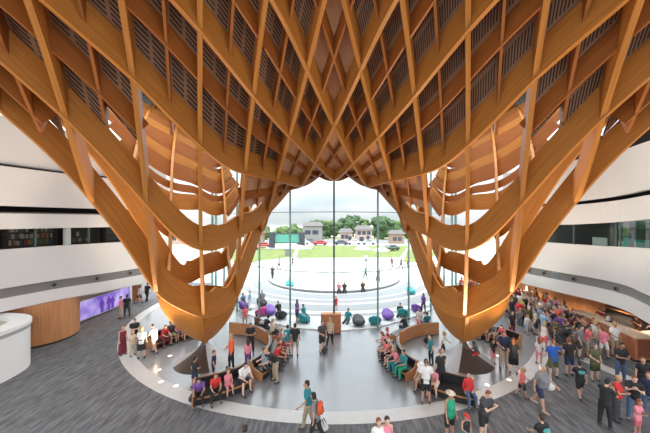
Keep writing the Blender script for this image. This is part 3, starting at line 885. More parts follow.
# ------------------------------------------------------------------ cafe counter at the right
GR = smooth_path([(19.5, 8), (19.8, 14), (20.2, 18), (19.6, 22), (18.2, 26), (17.0, 29)], 30)
band('wall_right', GR, 0, 2.4, .25, M_woodwall, -1)
def counter():
    e = empty('cafe_counter', (16.0, 17.2, 0), 0, 'long timber fronted cafe counter with pale top under the right gallery', 'counter')
    ply = [(-.12, -1.95), (.25, .1), (.35, 2.6), (1.15, 2.6), (1.05, .1), (1.0, -1.05), (2.9, -1.05), (2.9, -1.95)]
    def ext(name, off, z0, z1, m):
        bm = bmesh.new(); c = [(x, y) for x, y in ply]
        rings(bm, [[(x, y, z0) for x, y in c], [(x, y, z1) for x, y in c]]); return obj(name, bm, m, e)
    ext('front_panel', 0, .1, 1.24, mat('reddish counter veneer', (.46, .17, .085), .45, var=.12, scale=3))
    ext('plinth', 0, 0, .1, M_dark)
    bm = bmesh.new(); rings(bm, [[(x*1.0-.03 if x < .5 else x+.02, y-.03 if y < 0 else y+.02, z) for x, y in ply] for z in (1.24, 1.31)]); obj('counter_top', bm, mat('pale counter top', (.66, .50, .38), .35), e)
    bm = bmesh.new(); bx(bm, .02, 2.7, -1.975, -1.951, .2, 1.15); obj('end_panel', bm, mat('dark red panel', (.22, .075, .04), .5), e)
    for y_ in (-1.0, .0, 1.2):
        bm = bmesh.new(); bx(bm, -.06+(y_+1.9)*.19*.9 if y_ < .1 else .27, -.02+(y_+1.9)*.19*.9 if y_ < .1 else .3, y_-.01, y_+.01, .1, 1.2); obj('panel_joint', bm, M_dark, e)
counter()
def till(x, y, label):
    e = empty('till', (x, y, 1.31), .4, label, 'till', 'tills on the cafe counter')
    bm = bmesh.new(); bx(bm, -.14, .14, -.1, .1, 0, .06); obj('base', bm, M_dark, e)
    bm = bmesh.new(); bx(bm, -.16, .16, -.02, .02, .06, .32); bmesh.ops.rotate(bm, verts=bm.verts, cent=(0, 0, .06), matrix=Matrix.Rotation(-.3, 3, 'X')); obj('screen', bm, M_whitegloss, e)
till(16.75, 17.6, 'white till screen on the middle of the timber cafe counter'); till(17.6, 15.6, 'white till screen on the near end of the cafe counter')
for q in range(5):
    bm = bmesh.new(); lathe(bm, [(.03, 0), (.042, .1), (.044, .105)], 12)
    o = obj('paper_cup', bm, mat('paper cup', (.8, .78, .74), .6)); o.location = (16.5+.1*q, 16.3+.28*q, 1.311)
    tag(o, 'white paper cup standing on the pale cafe counter top', 'cup', 'paper cups on the cafe counter')
e = empty('menu_shelf', (19.15, 18.2, 0), 0, 'dark back bar shelving behind the cafe counter', 'shelving')
bm = bmesh.new(); bx(bm, -.2, .2, -1.2, 2.4, 0, 1.0); obj('cabinet', bm, M_shelfdark, e)
for z in (1.4, 1.8):
    bm = bmesh.new(); bx(bm, -.15, .2, -2.4, 2.4, z, z+.04); obj('shelf', bm, M_woodwall, e)
bm = bmesh.new(); bx(bm, .2, .24, -2.4, 2.4, 1.0, 2.1); obj('back_panel', bm, M_shelfdark, e)

# ------------------------------------------------------------------ curved benches round both feet
M_bw = mat('bench timber', (.42, .19, .08), .45, var=.1, scale=5)
def bench(sx, a0, a1, label, R0=3.35, R1=4.2, backrest=True, flip=False):
    cx, cy = sx*6.92, 15.5
    e = empty('curved_bench', (cx, cy, 0), 0, label, 'bench', 'curved benches round the timber feet')
    n_ = 28
    def seg(name, r0, r1, z0, z1, m, pad=0.0):
        V, F = [], []
        for i in range(n_+1):
            a = math.radians(a0+pad+(a1-a0-2*pad)*i/n_)
            if sx > 0: a = PI-a
            for r, z in ((r0, z0), (r1, z0), (r1, z1), (r0, z1)):
                if flip: r = R0+R1-r
                V.append((r*math.cos(a), r*math.sin(a), z))
        for i in range(n_):
            p, q = 4*i, 4*i+4
            for w_ in range(4): F.append((p+w_, p+(w_+1) % 4, q+(w_+1) % 4, q+w_))
        F += [(0, 1, 2, 3), (4*n_+3, 4*n_+2, 4*n_+1, 4*n_)]
        bm = bmesh.new(); me_ = bpy.data.meshes.new(name); me_.from_pydata(V, [], F); bm.from_mesh(me_)
        bmesh.ops.bevel(bm, geom=[ed for ed in bm.edges], offset=.0, segments=1, affect='EDGES') if False else None
        return obj(name, bm, m, e)
    seg('base', R0+.10, R1-.08, .02, .30, M_black, .6)
    seg('timber_trim', R0+.02, R1, .30, .37, M_bw)
    seg('seat', R0+.16, R1-.02, .37, .46, M_black, .4)
    if backrest:
        seg('backrest', R0+.05, R0+.159, .37, .80, M_black, .4)
        seg('back_panel', R0, R0+.049, .05, .80, M_bw, .2)
    for am in (a0, a1):
        a = math.radians(am); s_ = 1 if am == a1 else -1
        if sx > 0: a = PI-a; s_ = -s_
        c_, n2 = Vector((math.cos(a), math.sin(a), 0)), Vector((-math.sin(a), math.cos(a), 0))*s_*.05
        prof_ = ((R0, .02), (R1-.02, .02), (R1-.02, .37), (R0+.30, .50), (R0+.14, .82), (R0, .82))
        if flip: prof_ = [(R0+R1-r, z) for r, z in prof_]
        bm = bmesh.new(); rings(bm, [[tuple(c_*r+Vector((0, 0, z))) for r, z in prof_], [tuple(c_*r+n2+Vector((0, 0, z))) for r, z in prof_]]); obj('end_panel', bm, M_bw, e)
    return e
for sx, s in ((-1, 'left'), (1, 'right')):
    bench(sx, -72, -38, 'curved black bench in front of the %s timber foot' % s)
    bench(sx, -30, 22, 'curved black bench beside the %s timber foot towards the hall centre' % s)
    bench(sx, 34, 88, 'curved black bench behind the %s timber foot near the glass' % s)
    bench(sx, 120, 160, 'curved black bench on the far outer side of the %s timber foot' % s, R0=3.5, R1=4.35, flip=True)

# timber kiosk at the central mullion
x, y = at(331, 334.5)
e = empty('timber_kiosk', (x, y, 0), 0, 'square timber information kiosk at the foot of the central mullion', 'kiosk')
bm = bmesh.new(); bx(bm, -.66, .66, -.0, .42, .08, 1.28); bmesh.ops.bevel(bm, geom=bm.edges[:], offset=.02, segments=2, affect='EDGES'); obj('cabinet', bm, mat('kiosk veneer', (.40, .15, .07), .45, var=.12, scale=4), e)
bm = bmesh.new(); bx(bm, -.68, .68, -.02, .44, 1.28, 1.33); obj('top', bm, M_woodwall, e)
bm = bmesh.new(); bx(bm, -.62, .62, .03, .4, 0, .08); obj('plinth', bm, M_dark, e)
bm = bmesh.new(); bx(bm, -.012, .012, -.012, .01, .1, 1.26); obj('mullion_reflection_strip', bm, M_dark, e)  # dark strip stands in for the mullion's reflection on the cabinet front
for s in (-1, 1):
    bm = bmesh.new(); sph(bm, (s*.08, -.03, .75), .025, 2); obj('knob', bm, M_steel, e)

# bean bags outside the glass
def beanbag(px, py, col, label, r=.46):
    x, y = at(px, py)
    y = max(y, fac_y(x)+.75)
    bm = bmesh.new(); vs = sph(bm, (0, 0, .28), r, 3, (1.05, 1, .62))
    for v in vs:
        if v.co.z < .0: v.co.z = 0
        k_ = max(0, v.co.z-.28)
        v.co.y += k_*.55; v.co.z += max(0, v.co.y)*.55*(v.co.z > .2)
        v.co += Vector((mnoise.noise(v.co*4), mnoise.noise(v.co*4+Vector((5, 0, 0))), 0))*.03
        if v.co.z < 0: v.co.z = 0
    o = obj('bean_bag', bm, mat('bean bag %s' % (col,), col, .55), None, True); o.location = (x, y, .002); o.rotation_euler = (0, 0, rnd.random()*6)
    tag(o, label, 'bean bag', 'bean bags outside the glass')
PUR, TEA, PNK, BLK, TRQ = (.16, .06, .34), (.01, .22, .24), (.60, .04, .26), (.03, .03, .035), (.02, .33, .34)
for a in ((241, 312, PUR, 'purple bean bag farthest to the left outside the glass'), (262, 306, BLK, 'black bean bag behind the pink bean bag'), (259, 317.5, PNK, 'bright pink bean bag outside the glass by the left funnel'),
          (270, 314.5, PUR, 'purple bean bag right beside the pink one'), (281, 318.5, BLK, 'black bean bag to the right of the purple and pink bean bags'), (304, 322, TEA, 'teal bean bag outside the glass left of the timber kiosk'),
          (359, 326, BLK, 'black bean bag right of the timber kiosk'), (375.5, 325.5, TEA, 'teal bean bag next to the black one right of the kiosk'), (388, 319, PUR, 'purple bean bag outside right of the teal one'),
          (404, 317, TEA, 'teal bean bag outside near the right funnel edge'), (411, 294, TRQ, 'turquoise bean bag far out on the plaza at right'), (290, 287.5, TRQ, 'turquoise bean bag out on the plaza behind the left glass fin'),
          (418, 313, PUR, 'purple bean bag right against the right funnel edge')): beanbag(*a)

# ------------------------------------------------------------------ lamps: warm downlights under the galleries
def downlight(x, y, z, energy, label, col=(1, .78, .55)):
    e = empty('downlight', (x, y, z), 0, label, 'downlight', 'downlights under the galleries')
    bm = bmesh.new(); lathe(bm, [(.12, 0), (.12, -.02), (.09, -.025)], 20); obj('trim_ring', bm, M_whitegloss, e)
    bm = bmesh.new(); lathe(bm, [(.085, -.024), (.08, -.028)], 20); obj('lens', bm, mat('lamp lens', (1, .9, .75), .4, emit=(1, .85, .65), estr=6), e)
    l = bpy.data.lights.new('downlight', 'SPOT'); l.energy = energy; l.color = col; l.spot_size = 2.3; l.spot_blend = .6; l.shadow_soft_size = .1
    lo = bpy.data.objects.new('downlight_lamp', l); C.objects.link(lo); lo.location = (0, 0, -.06); lo.parent = e
for i, (x, y) in enumerate(((18.0, 16.0), (18.2, 19.0), (17.6, 22.0), (16.8, 25.0))): downlight(x, y, 2.12, 330, 'warm downlight under the right gallery, number %s from the counter end' % ('one', 'two', 'three', 'four')[i])
for i, (x, y) in enumerate(((-17.2, 21.2), (-16.9, 24.0))): downlight(x, y, 2.55, 90, 'warm downlight under the left gallery, %s the purple screen' % ('nearer end of', 'farther end of')[i])
# ------------------------------------------------------------------ people: one continuous body per pose, clothes and hair as its parts
DG = bpy.context.evaluated_depsgraph_get
V3 = Vector
def capsule(bm, p0, p1, r0, r1, n=12):
    """tapered limb with round ends"""
    p0, p1 = V3(p0), V3(p1); d = p1-p0
    if d.length < 1e-5: d = V3((0, 0, .001))
    d.normalize(); a = d.orthogonal().normalized(); b = d.cross(a)
    secs = []
    for t in (-.95, -.6, -.2): secs.append((p0+d*r0*t, r0*math.sqrt(1-t*t)))
    for t in (.2, .6, .95): secs.append((p1+d*r1*t, r1*math.sqrt(1-t*t)))
    rings(bm, [[p+(a*math.cos(2*PI*i/n)+b*math.sin(2*PI*i/n))*r for i in range(n)] for p, r in secs])
def loft(bm, secs, n=20):
    """secs: (centre, half width, half depth, x axis, y axis)"""
    rings(bm, [[c+ax*(w_*math.cos(2*PI*i/n))+ay*(d_*math.sin(2*PI*i/n)) for i in range(n)] for c, w_, d_, ax, ay in secs])
def remesh(bm, name, voxel, smooth=3, fac=.5):
    me = bpy.data.meshes.new(name+'_raw'); bmesh.ops.recalc_face_normals(bm, faces=bm.faces); bm.to_mesh(me); bm.free()
    o = bpy.data.objects.new('tmp', me); C.objects.link(o)
    m = o.modifiers.new('r', 'REMESH'); m.mode = 'VOXEL'; m.voxel_size = voxel; m.use_smooth_shade = True
    if smooth:
        s_ = o.modifiers.new('s', 'SMOOTH'); s_.iterations = smooth; s_.factor = fac
    dg = DG(); dg.update()
    res = bpy.data.meshes.new_from_object(o.evaluated_get(dg)); res.name = name
    bpy.data.objects.remove(o); bpy.data.meshes.remove(me)
    res.shade_smooth()
    return res

def Rx(v, a):      # pitch: positive leans a vector that points up towards the front (-Y)
    return V3((v.x, v.y*math.cos(a)-v.z*math.sin(a), v.y*math.sin(a)+v.z*math.cos(a)))
# pose: pelvis height, torso lean, legs (thigh flex, abduct, knee), arms (flex, abduct, elbow, inward), head pitch
D = math.radians
POSES = {
 'stand':   dict(pz=.93, lean=2, legs=((3, 4, 4), (-2, 5, 2)), arms=((4, 9, 14, 0), (-3, 9, 18, 0)), head=6),
 'stand2':  dict(pz=.92, lean=0, legs=((10, 6, 10), (-4, 4, 2)), arms=((12, 10, 60, 35), (-4, 10, 20, 0)), head=10),
 'clasp':   dict(pz=.93, lean=3, legs=((2, 5, 3), (-1, 6, 2)), arms=((22, 8, 75, 45), (22, 8, 75, 45)), head=16),
 'hips':    dict(pz=.93, lean=-2, legs=((4, 8, 4), (-3, 8, 3)), arms=((-18, 38, 85, 60), (-18, 38, 85, 60)), head=2),
 'walk':    dict(pz=.90, lean=5, legs=((17, 2, 8), (-14, 3, 18)), arms=((-20, 8, 14, 0), (24, 8, 28, 5)), head=6),
 'walk2':   dict(pz=.90, lean=6, legs=((-12, 3, 20), (16, 3, 8)), arms=((22, 8, 40, 10), (-16, 8, 12, 0)), head=12),
 'reach':   dict(pz=.93, lean=4, legs=((6, 6, 6), (-4, 6, 3)), arms=((70, 20, 20, 10), (8, 10, 20, 0)), head=0),
 'wide':    dict(pz=.92, lean=2, legs=((6, 9, 4), (-3, 9, 4)), arms=((20, 55, 40, 10), (6, 14, 25, 0)), head=4),
 'bend':    dict(pz=.88, lean=38, legs=((8, 6, 14), (4, 6, 12)), arms=((48, 8, 30, 10), (40, 8, 40, 15)), head=25),
 'lookdown':dict(pz=.93, lean=8, legs=((4, 5, 5), (-2, 5, 3)), arms=((34, 6, 95, 40), (34, 6, 95, 40)), head=30),
 'sit':     dict(pz=.56, lean=2, legs=((84, 6, 82), (86, 7, 88)), arms=((24, 8, 55, 15), (22, 8, 60, 20)), head=8),
 'sit2':    dict(pz=.56, lean=26, legs=((82, 9, 78), (86, 9, 92)), arms=((10, 7, 44, 14), (6, 8, 52, 18)), head=14),
 'sit3':    dict(pz=.56, lean=-8, legs=((80, 10, 66), (84, 5, 84)), arms=((10, 16, 40, 10), (20, 10, 58, 30)), head=4),
 'ground':  dict(pz=.44, lean=-16, legs=((72, 9, 62), (62, 9, 70)), arms=((20, 16, 60, 20), (14, 14, 50, 20)), head=18),
 'climb':   dict(pz=.50, lean=30, legs=((80, 16, 110), (60, 14, 96)), arms=((75, 12, 20, 5), (60, 18, 30, 0)), head=-6),
}
def joints(pose, sex, kid):
    p = POSES[pose]
    f = sex == 'f'
    sw = .165 if f else .19                   # half shoulder width
    hw = .098 if f else .092
    J = {}
    pel = V3((0, 0, p['pz'])); ln = D(p['lean'])
    up = lambda h: pel+Rx(V3((0, 0, h)), ln)
    fw = Rx(V3((0, -1, 0)), ln*1.0); ux = V3((1, 0, 0))
    J['pel'], J['fw'], J['ux'] = pel, fw, ux
    J['tor'] = [up(h) for h in (-.07, .03, .14, .28, .40, .485, .53)]
    J['neck'] = up(.54)
    hp = ln*.55+D(p['head'])*.8
    hd = Rx(V3((0, 0, 1)), hp); J['hup'] = hd; J['hfw'] = Rx(V3((0, -1, 0)), hp)
    J['head'] = J['neck']+hd*.155+J['hfw']*.018
    for i, s in ((0, -1), (1, 1)):
        fl, ab, kn = p['legs'][i]
        hip = pel+V3((s*hw, 0, -.03))
        d1 = V3((s*math.sin(D(ab)), -math.sin(D(fl))*math.cos(D(ab)), -math.cos(D(fl))*math.cos(D(ab))))
        a2 = fl-kn
        d2_ = V3((s*math.sin(D(ab))*.5, -math.sin(D(a2)), -math.cos(D(a2)))).normalized()
        knee = hip+d1*.425; ank = knee+d2_*.40
        J['leg%d' % i] = (hip, knee, ank, d2_)
        fl, ab, el, inn = p['arms'][i]
        sh = up(.455)+ux*s*sw
        fa = ln+D(fl) if abs(p['lean']) < 30 else D(fl)
        d1 = V3((s*math.sin(D(ab)), -math.sin(fa)*math.cos(D(ab)), -math.cos(fa)*math.cos(D(ab))))
        fb = fa+D(el)
        d2_ = V3((s*math.sin(D(ab))*.4-s*math.sin(D(inn)), -math.sin(fb)*math.cos(D(inn)), -math.cos(fb)*math.cos(D(inn)))).normalized()
        elb = sh+d1*.285; wr = elb+d2_*.245
        J['arm%d' % i] = (sh, elb, wr, d2_)
    return J
def torso_secs(J, sex, grow=0.0, i0=0, i1=7, belly=0.0):
    f = sex == 'f'
    W = (.160, .168, .135, .150, .165, .150, .075) if f else (.152, .155, .148, .165, .188, .170, .080)
    Dp = (.112, .118, .096, .118, .108, .080, .055) if f else (.108, .110, .108, .122, .118, .088, .060)
    ax = J['ux']; ay = -J['fw']
    return [(J['tor'][i]+J['fw']*(.012 if i in (3, 4) else 0)+J['fw']*(belly*.5 if i in (1, 2, 3) else 0), W[i]+grow, Dp[i]+grow+(belly*.5 if i in (1, 2, 3) else 0), ax, ay) for i in range(i0, i1)]
BODY, GARM = {}, {}
def hand(bm, wr, d, s, fwd):
    """palm, four unequal bent fingers, thumb off the side"""
    side = d.cross(fwd); side = side.normalized() if side.length > .1 else V3((1, 0, 0))
    nrm = side.cross(d).normalized()
    if nrm.dot(V3((-s, 0, 0))) < 0 and abs(nrm.x) > .3: nrm = -nrm
    pc = wr+d*.085
    for q in (-.024, -.008, .008, .024): capsule(bm, wr+d*.02+side*q*.6, pc+side*q, .016, .0135, 8)
    for q, L_ in ((-.027, .062), (-.009, .074), (.009, .078), (.028, .066)):
        k0 = pc+side*q; k1 = k0+(d*.92+nrm*.35).normalized()*L_*.5; k2 = k1+(d*.70+nrm*.75).normalized()*L_*.5
        capsule(bm, k0, k1, .0098, .0092, 8); capsule(bm, k1, k2, .0092, .0080, 8)
    th = side if side.dot(fwd) > 0 else -side
    t0 = wr+d*.035+th*.022; t1 = t0+(d*.6+th*.75+nrm*.2).normalized()*.038; t2 = t1+(d*.85+th*.3+nrm*.4).normalized()*.032
    capsule(bm, t0, t1, .0125, .011, 8); capsule(bm, t1, t2, .011, .009, 8)
def body_mesh(pose, sex, kid, fine):
    key = (pose, sex, kid, fine)
    if key in BODY: return BODY[key]
    J = joints(pose, sex, kid); bm = bmesh.new(); f = sex == 'f'
    loft(bm, torso_secs(J, sex, 0))
    capsule(bm, J['neck']-J['hup']*.05, J['head']-J['hup']*.05, .058 if not f else .05, .052 if not f else .046)
    hs = 1.22 if kid else 1.0
    H, hu, hf, ux = J['head'], J['hup'], J['hfw'], J['ux']
    if kid: H = H+hu*.02
    def hp(x, y, z): return H+ux*x*hs+hf*y*hs+hu*z*hs
    # skull, jaw, brow, cheeks, nose, ears
    loft(bm, [(hp(0, -.012+dy, z), w_*hs, d_*hs, ux, -hf) for z, w_, d_, dy in ((-.118, .022, .03, .045), (-.105, .042, .058, .03), (-.07, .060, .082, .014), (-.02, .071, .094, .006), (.03, .076, .098, .0), (.075, .068, .088, -.004), (.105, .045, .06, -.008), (.118, .016, .022, -.008))], 20)
    capsule(bm, hp(-.03, .082, .022), hp(.03, .082, .022), .014*hs, .014*hs, 8)
    capsule(bm, hp(0, .088, .012), hp(0, .108, -.026), .009*hs, .015*hs, 8)
    capsule(bm, hp(-.02, .076, -.066), hp(.02, .076, -.066), .013*hs, .013*hs, 8)
    for s in (-1, 1):
        capsule(bm, hp(s*.074, -.008, .015), hp(s*.073, -.004, -.03), .017*hs, .011*hs, 8)
        capsule(bm, hp(s*.04, .062, -.028), hp(s*.044, .05, -.04), .022*hs, .02*hs, 8)
    for i, s in ((0, -1), (1, 1)):
        hip, kn, an, d = J['leg%d' % i]
        capsule(bm, hip, kn, .088 if not f else .090, .056); capsule(bm, kn+(an-kn)*.22+V3((0, .012, 0)), an, .057, .036); capsule(bm, kn, kn+(an-kn)*.22, .054, .054)
        toe = V3((s*.02, -1, 0)); t = an+toe*.15; dz = -.055
        if d.z > -.6: toe = (toe+V3((0, 0, .55))).normalized(); t = an+toe*.14; dz = -.02
        capsule(bm, an+V3((0, .035, -.035)), t+V3((0, 0, dz)), .038, .027); capsule(bm, an, t+V3((0, 0, dz)), .036, .026)
        sh, el, wr, d = J['arm%d' % i]
        capsule(bm, J['tor'][5]+ux*s*.09, sh, .058, .056 if not f else .048)
        capsule(bm, sh, el, .052 if not f else .044, .038 if not f else .034); capsule(bm, el, wr, .038 if not f else .034, .025)
        hand(bm, wr-d*.01, d, s, J['fw'] if abs(d.dot(J['fw'])) < .85 else V3((-s, 0, .4)))
    BODY[key] = remesh(bm, 'body_%s_%s' % (pose, sex), .0085 if fine else .014, 2)
    return BODY[key]
def garment(kind, pose, sex, kid, belly=0.0):
    key = (kind, pose, sex, kid, belly)
    if key in GARM: return GARM[key]
    J = joints(pose, sex, kid); bm = bmesh.new(); f = sex == 'f'; ux = J['ux']; g = .018
    if kind in ('tee', 'tank', 'long', 'dress', 'jacket'):
        gg = g+(.012 if kind == 'jacket' else 0)
        secs = torso_secs(J, sex, gg, 0, 6, belly)
        c, w_, d_, a, b = secs[-1]; secs.append((J['tor'][6]+(J['tor'][6]-J['tor'][5])*.05, .078, .066, a, b))
        c, w_, d_, a, b = secs[0]; secs.insert(0, (c-(J['tor'][1]-J['tor'][0])*.5, w_+.004, d_+.004, a, b))
        loft(bm, secs, 22)
        for i, s in ((0, -1), (1, 1)):
            sh, el, wr, d = J['arm%d' % i]
            if kind in ('tee', 'dress') :
                capsule(bm, J['tor'][5]+ux*s*.08, sh, .068, .070 if not f else .060); capsule(bm, sh, sh+(el-sh)*.55, .068 if not f else .058, .064 if not f else .054)
            elif kind in ('long', 'jacket'):
                capsule(bm, J['tor'][5]+ux*s*.08, sh, .070, .070 if not f else .060); capsule(bm, sh, el, .068 if not f else .058, .052); capsule(bm, el, wr-d*.02, .052, .040)
            else: capsule(bm, J['tor'][4]+ux*s*.10, J['tor'][5]+ux*s*.105, .06, .045)
    if kind in ('shorts', 'trousers'):
        up_ = (J['tor'][2]-J['tor'][1])
        secs = torso_secs(J, sex, .012, 0, 2, belly*.6)
        loft(bm, [(J['tor'][0]-V3((0, 0, .03)), .135, .105, ux, -J['fw'])]+secs+[(J['tor'][1]+up_*.35, secs[-1][1]-.005, secs[-1][2], ux, -J['fw'])], 22)
        for i in (0, 1):
            hip, kn, an, d = J['leg%d' % i]
            if kind == 'shorts': capsule(bm, hip, hip+(kn-hip)*.80, .108, .088)
            else:
                capsule(bm, hip, kn, .106, .082); capsule(bm, kn, kn+(an-kn)*.93, .080, .058)
    if kind in ('skirt', 'dress', 'longdress', 'longskirt'):
        h0, k0, a0, _ = J['leg0']; h1, k1, a1, _ = J['leg1']
        hm, km, am = (h0+h1)/2, (k0+k1)/2, (a0+a1)/2
        fr = .9 if kind in ('skirt', 'dress') else 1.0
        for q in (0, .25, .5, .75, 1):
            hh, kk = h0.lerp(h1, q), k0.lerp(k1, q)
            capsule(bm, hh+V3((0, 0, .04)), hh.lerp(kk, fr), .105, .098)
            if kind in ('longdress', 'longskirt'): capsule(bm, kk, kk.lerp(a0.lerp(a1, q), .88), .098, .105)
        secs = torso_secs(J, sex, .012, 0, 2, belly*.6)
        loft(bm, secs+[(J['tor'][2], secs[-1][1]-.02, secs[-1][2]-.01, ux, -J['fw'])], 20)
        if kind == 'longdress':
            loft(bm, torso_secs(J, sex, g, 1, 6)); 
            for s in (-1, 1): capsule(bm, J['tor'][4]+ux*s*.10, J['tor'][5]+ux*s*.105, .06, .045)
    if kind in ('shoe0', 'shoe1'):
        for i, s in (((0, -1),) if kind == 'shoe0' else ((1, 1),)):
            hip, kn, an, d = J['leg%d' % i]
            toe = V3((s*.02, -1, 0)); t = an+toe*.155; dz = -.05
            if d.z > -.6: toe = (toe+V3((0, 0, .55))).normalized(); t = an+toe*.145; dz = -.015
            capsule(bm, an+V3((0, .035, -.035)), t+V3((0, 0, dz)), .050, .038); capsule(bm, an+V3((0, .01, .0)), an+V3((0, 0, -.02)), .050, .048)
    GARM[key] = remesh(bm, kind, .018, 3)
    return GARM[key]
def hair_mesh(style, pose, sex, kid):
    key = ('hair', style, pose, sex, kid)
    if key in GARM: return GARM[key]
    J = joints(pose, sex, kid); bm = bmesh.new(); hs = 1.22 if kid else 1.0
    H, hu, hf, ux = J['head'], J['hup'], J['hfw'], J['ux']
    if kid: H = H+hu*.02
    def hp(x, y, z): return H+ux*x*hs+hf*y*hs+hu*z*hs
    def blob(x, y, z, a, b, c): # ellipsoid
        loft(bm, [(hp(x, y, z+c*t), a*hs*math.sqrt(max(.02, 1-t*t)), b*hs*math.sqrt(max(.02, 1-t*t)), ux, -hf) for t in (-.98, -.8, -.5, 0, .5, .8, .98)], 18)
    if style in ('short', 'long', 'bun', 'pony', 'bob'):
        blob(0, -.026, .045, .086, .094, .092); blob(0, -.048, -.005, .078, .066, .085)
    if style == 'long':
        blob(0, -.068, -.12, .082, .045, .15); blob(-.062, -.03, -.06, .028, .045, .11); blob(.062, -.03, -.06, .028, .045, .11)
    if style == 'bob': blob(-.06, -.03, -.03, .034, .055, .08); blob(.06, -.03, -.03, .034, .055, .08); blob(0, -.06, -.05, .075, .045, .08)
    if style == 'bun': blob(0, -.10, .085, .042, .042, .04)
    if style == 'pony': blob(0, -.12, .02, .03, .035, .04); blob(0, -.128, -.07, .028, .024, .095)
    if style == 'crop': blob(0, -.02, .045, .080, .090, .083); blob(0, -.042, .0, .074, .064, .06)
    if style in ('cap', 'hat'):
        blob(0, -.012, .066, .088, .102, .072)
        if style == 'cap': loft(bm, [(hp(0, .10, .052+z), .068*hs, .082*hs, ux, -hf) for z in (0, .014)], 18)
        else: loft(bm, [(hp(0, -.01, .040+z), .165*hs, .17*hs, ux, -hf) for z in (0, .016)], 24)
    GARM[key] = remesh(bm, 'hair', .012, 2)
    return GARM[key]
EYE_ME = {}
def face_bits(body, pose, sex, kid):
    """eyes and mouth as small parts of the head"""
    J = joints(pose, sex, kid); hs = 1.22 if kid else 1.0
    H, hu, hf, ux = J['head'], J['hup'], J['hfw'], J['ux']
    if kid: H = H+hu*.02
    key = (pose, sex, kid)
    if key not in EYE_ME:
        res = []
        for s in (-1, 1):
            bm = bmesh.new(); c = H+ux*s*.032*hs+hf*.083*hs+hu*.002*hs
            sph(bm, c, .0125*hs, 2); sph(bm, c+hf*.0075*hs, .0088*hs, 2, mi=1)
            me = bpy.data.meshes.new('eye'); bm.to_mesh(me); bm.free(); me.shade_smooth(); me.materials.append(mat('eye white', (.42, .40, .38), .4)); me.materials.append(mat('iris', (.03, .02, .015), .2)); res.append(('eye', me))
        bm = bmesh.new(); sph(bm, H+hf*.088*hs-hu*.064*hs, .02*hs, 2, (1, .4, .32))
        me = bpy.data.meshes.new('mouth'); bm.to_mesh(me); bm.free(); me.materials.append(mat('lips', (.42, .15, .12), .5)); res.append(('mouth', me))
        EYE_ME[key] = res
    for nm, me in EYE_ME[key]:
        o = bpy.data.objects.new(nm, me); C.objects.link(o); o.parent = body
SKINS = [(.56, .33, .23), (.50, .28, .19), (.42, .23, .15), (.62, .40, .30), (.30, .16, .10)]
COL = dict(white=(.72, .70, .68), cream=(.62, .52, .40), black=(.018, .018, .02), charcoal=(.05, .052, .058), grey=(.19, .19, .20), navy=(.02, .03, .075), blue=(.02, .10, .42), denim=(.07, .12, .22), lightblue=(.26, .42, .58),
           teal=(.02, .22, .25), green=(.02, .28, .16), olive=(.10, .105, .05), khaki=(.33, .26, .17), beige=(.48, .38, .28), brown=(.12, .065, .04), red=(.55, .03, .03), orange=(.70, .11, .04), pink=(.72, .22, .28), coral=(.78, .16, .17),
           purple=(.15, .06, .26), maroon=(.16, .02, .035), yellow=(.65, .48, .09), blonde=(.45, .30, .13), darkbrown=(.035, .02, .013), redhair=(.22, .07, .025), greyhair=(.35, .34, .33), blackhair=(.010, .009, .010))
def cm(c, what): return mat('%s %s' % (c, what), COL[c], .8 if what != 'hair' else .55)
def part(name, me, m, parent):
    o = bpy.data.objects.new(name, me); C.objects.link(o); o.parent = parent
    if not me.materials: me.materials.append(m)
    o.material_slots[0].link = 'OBJECT'; o.material_slots[0].material = m
    return o
PEOPLE = []
def person(x, y, label, pose='stand', head=0.0, h=1.72, sex='m', kid=False, hair=('short', 'darkbrown'), top=('tee', 'white'), bottom=('shorts', 'black'), shoes='charcoal', belly=0.0, skin=None, fine=False, z=0.0, seat=None, group='visitors in the foyer', width=1.0):
    """x, y: where the hips stand over the floor; head: heading in degrees, 0 = facing the viewer, 90 = facing right"""
    k = h/1.735
    if seat is not None: z = z+seat-(POSES[pose]['pz']-.11)*k       # hips rest on the seat
    else:
        J = joints(pose, sex, kid); z = z-(min(J['leg0'][2].z, J['leg1'][2].z)-.088)*k+.012
    sk = SKINS[skin if skin is not None else (len(PEOPLE)*7) % 4]
    sm = mat('skin %s' % (sk,), sk, .55)
    o = bpy.data.objects.new('person', body_mesh(pose, sex, kid, fine)); C.objects.link(o)
    if not o.data.materials: o.data.materials.append(sm)
    o.material_slots[0].link = 'OBJECT'; o.material_slots[0].material = sm
    o.location = (x, y, z); o.rotation_euler = (0, 0, D(head)); o.scale = (k*width, k*width, k)
    tag(o, label, 'person', group)
    nm = {'tee': 't_shirt', 'tank': 'tank_top', 'long': 'long_sleeved_top', 'jacket': 'jacket', 'dress': 'dress', 'longdress': 'long_dress'}
    if top: part(nm[top[0]], garment(top[0], pose, sex, kid, belly), cm(top[1], 'cloth'), o)
    if bottom: part(bottom[0] if bottom[0] != 'longskirt' else 'long_skirt', garment(bottom[0], pose, sex, kid, belly), cm(bottom[1], 'cloth'), o)
    if top and top[0] == 'dress': part('dress_skirt', garment('skirt', pose, sex, kid), cm(top[1], 'cloth'), o)
    for q in ('shoe0', 'shoe1'):
        if shoes: part('shoe', garment(q, pose, sex, kid), cm(shoes, 'leather'), o)
    if hair:
        if hair[0] in ('cap', 'hat'):
            part('hair', hair_mesh('crop', pose, sex, kid), cm('darkbrown', 'hair'), o); part('cap' if hair[0] == 'cap' else 'sun_hat', hair_mesh(hair[0], pose, sex, kid), cm(hair[1], 'cloth'), o)
        else: part('hair', hair_mesh(hair[0], pose, sex, kid), cm(hair[1], 'hair'), o)
    if fine: face_bits(o, pose, sex, kid)
    PEOPLE.append((x, y, o))
    return o
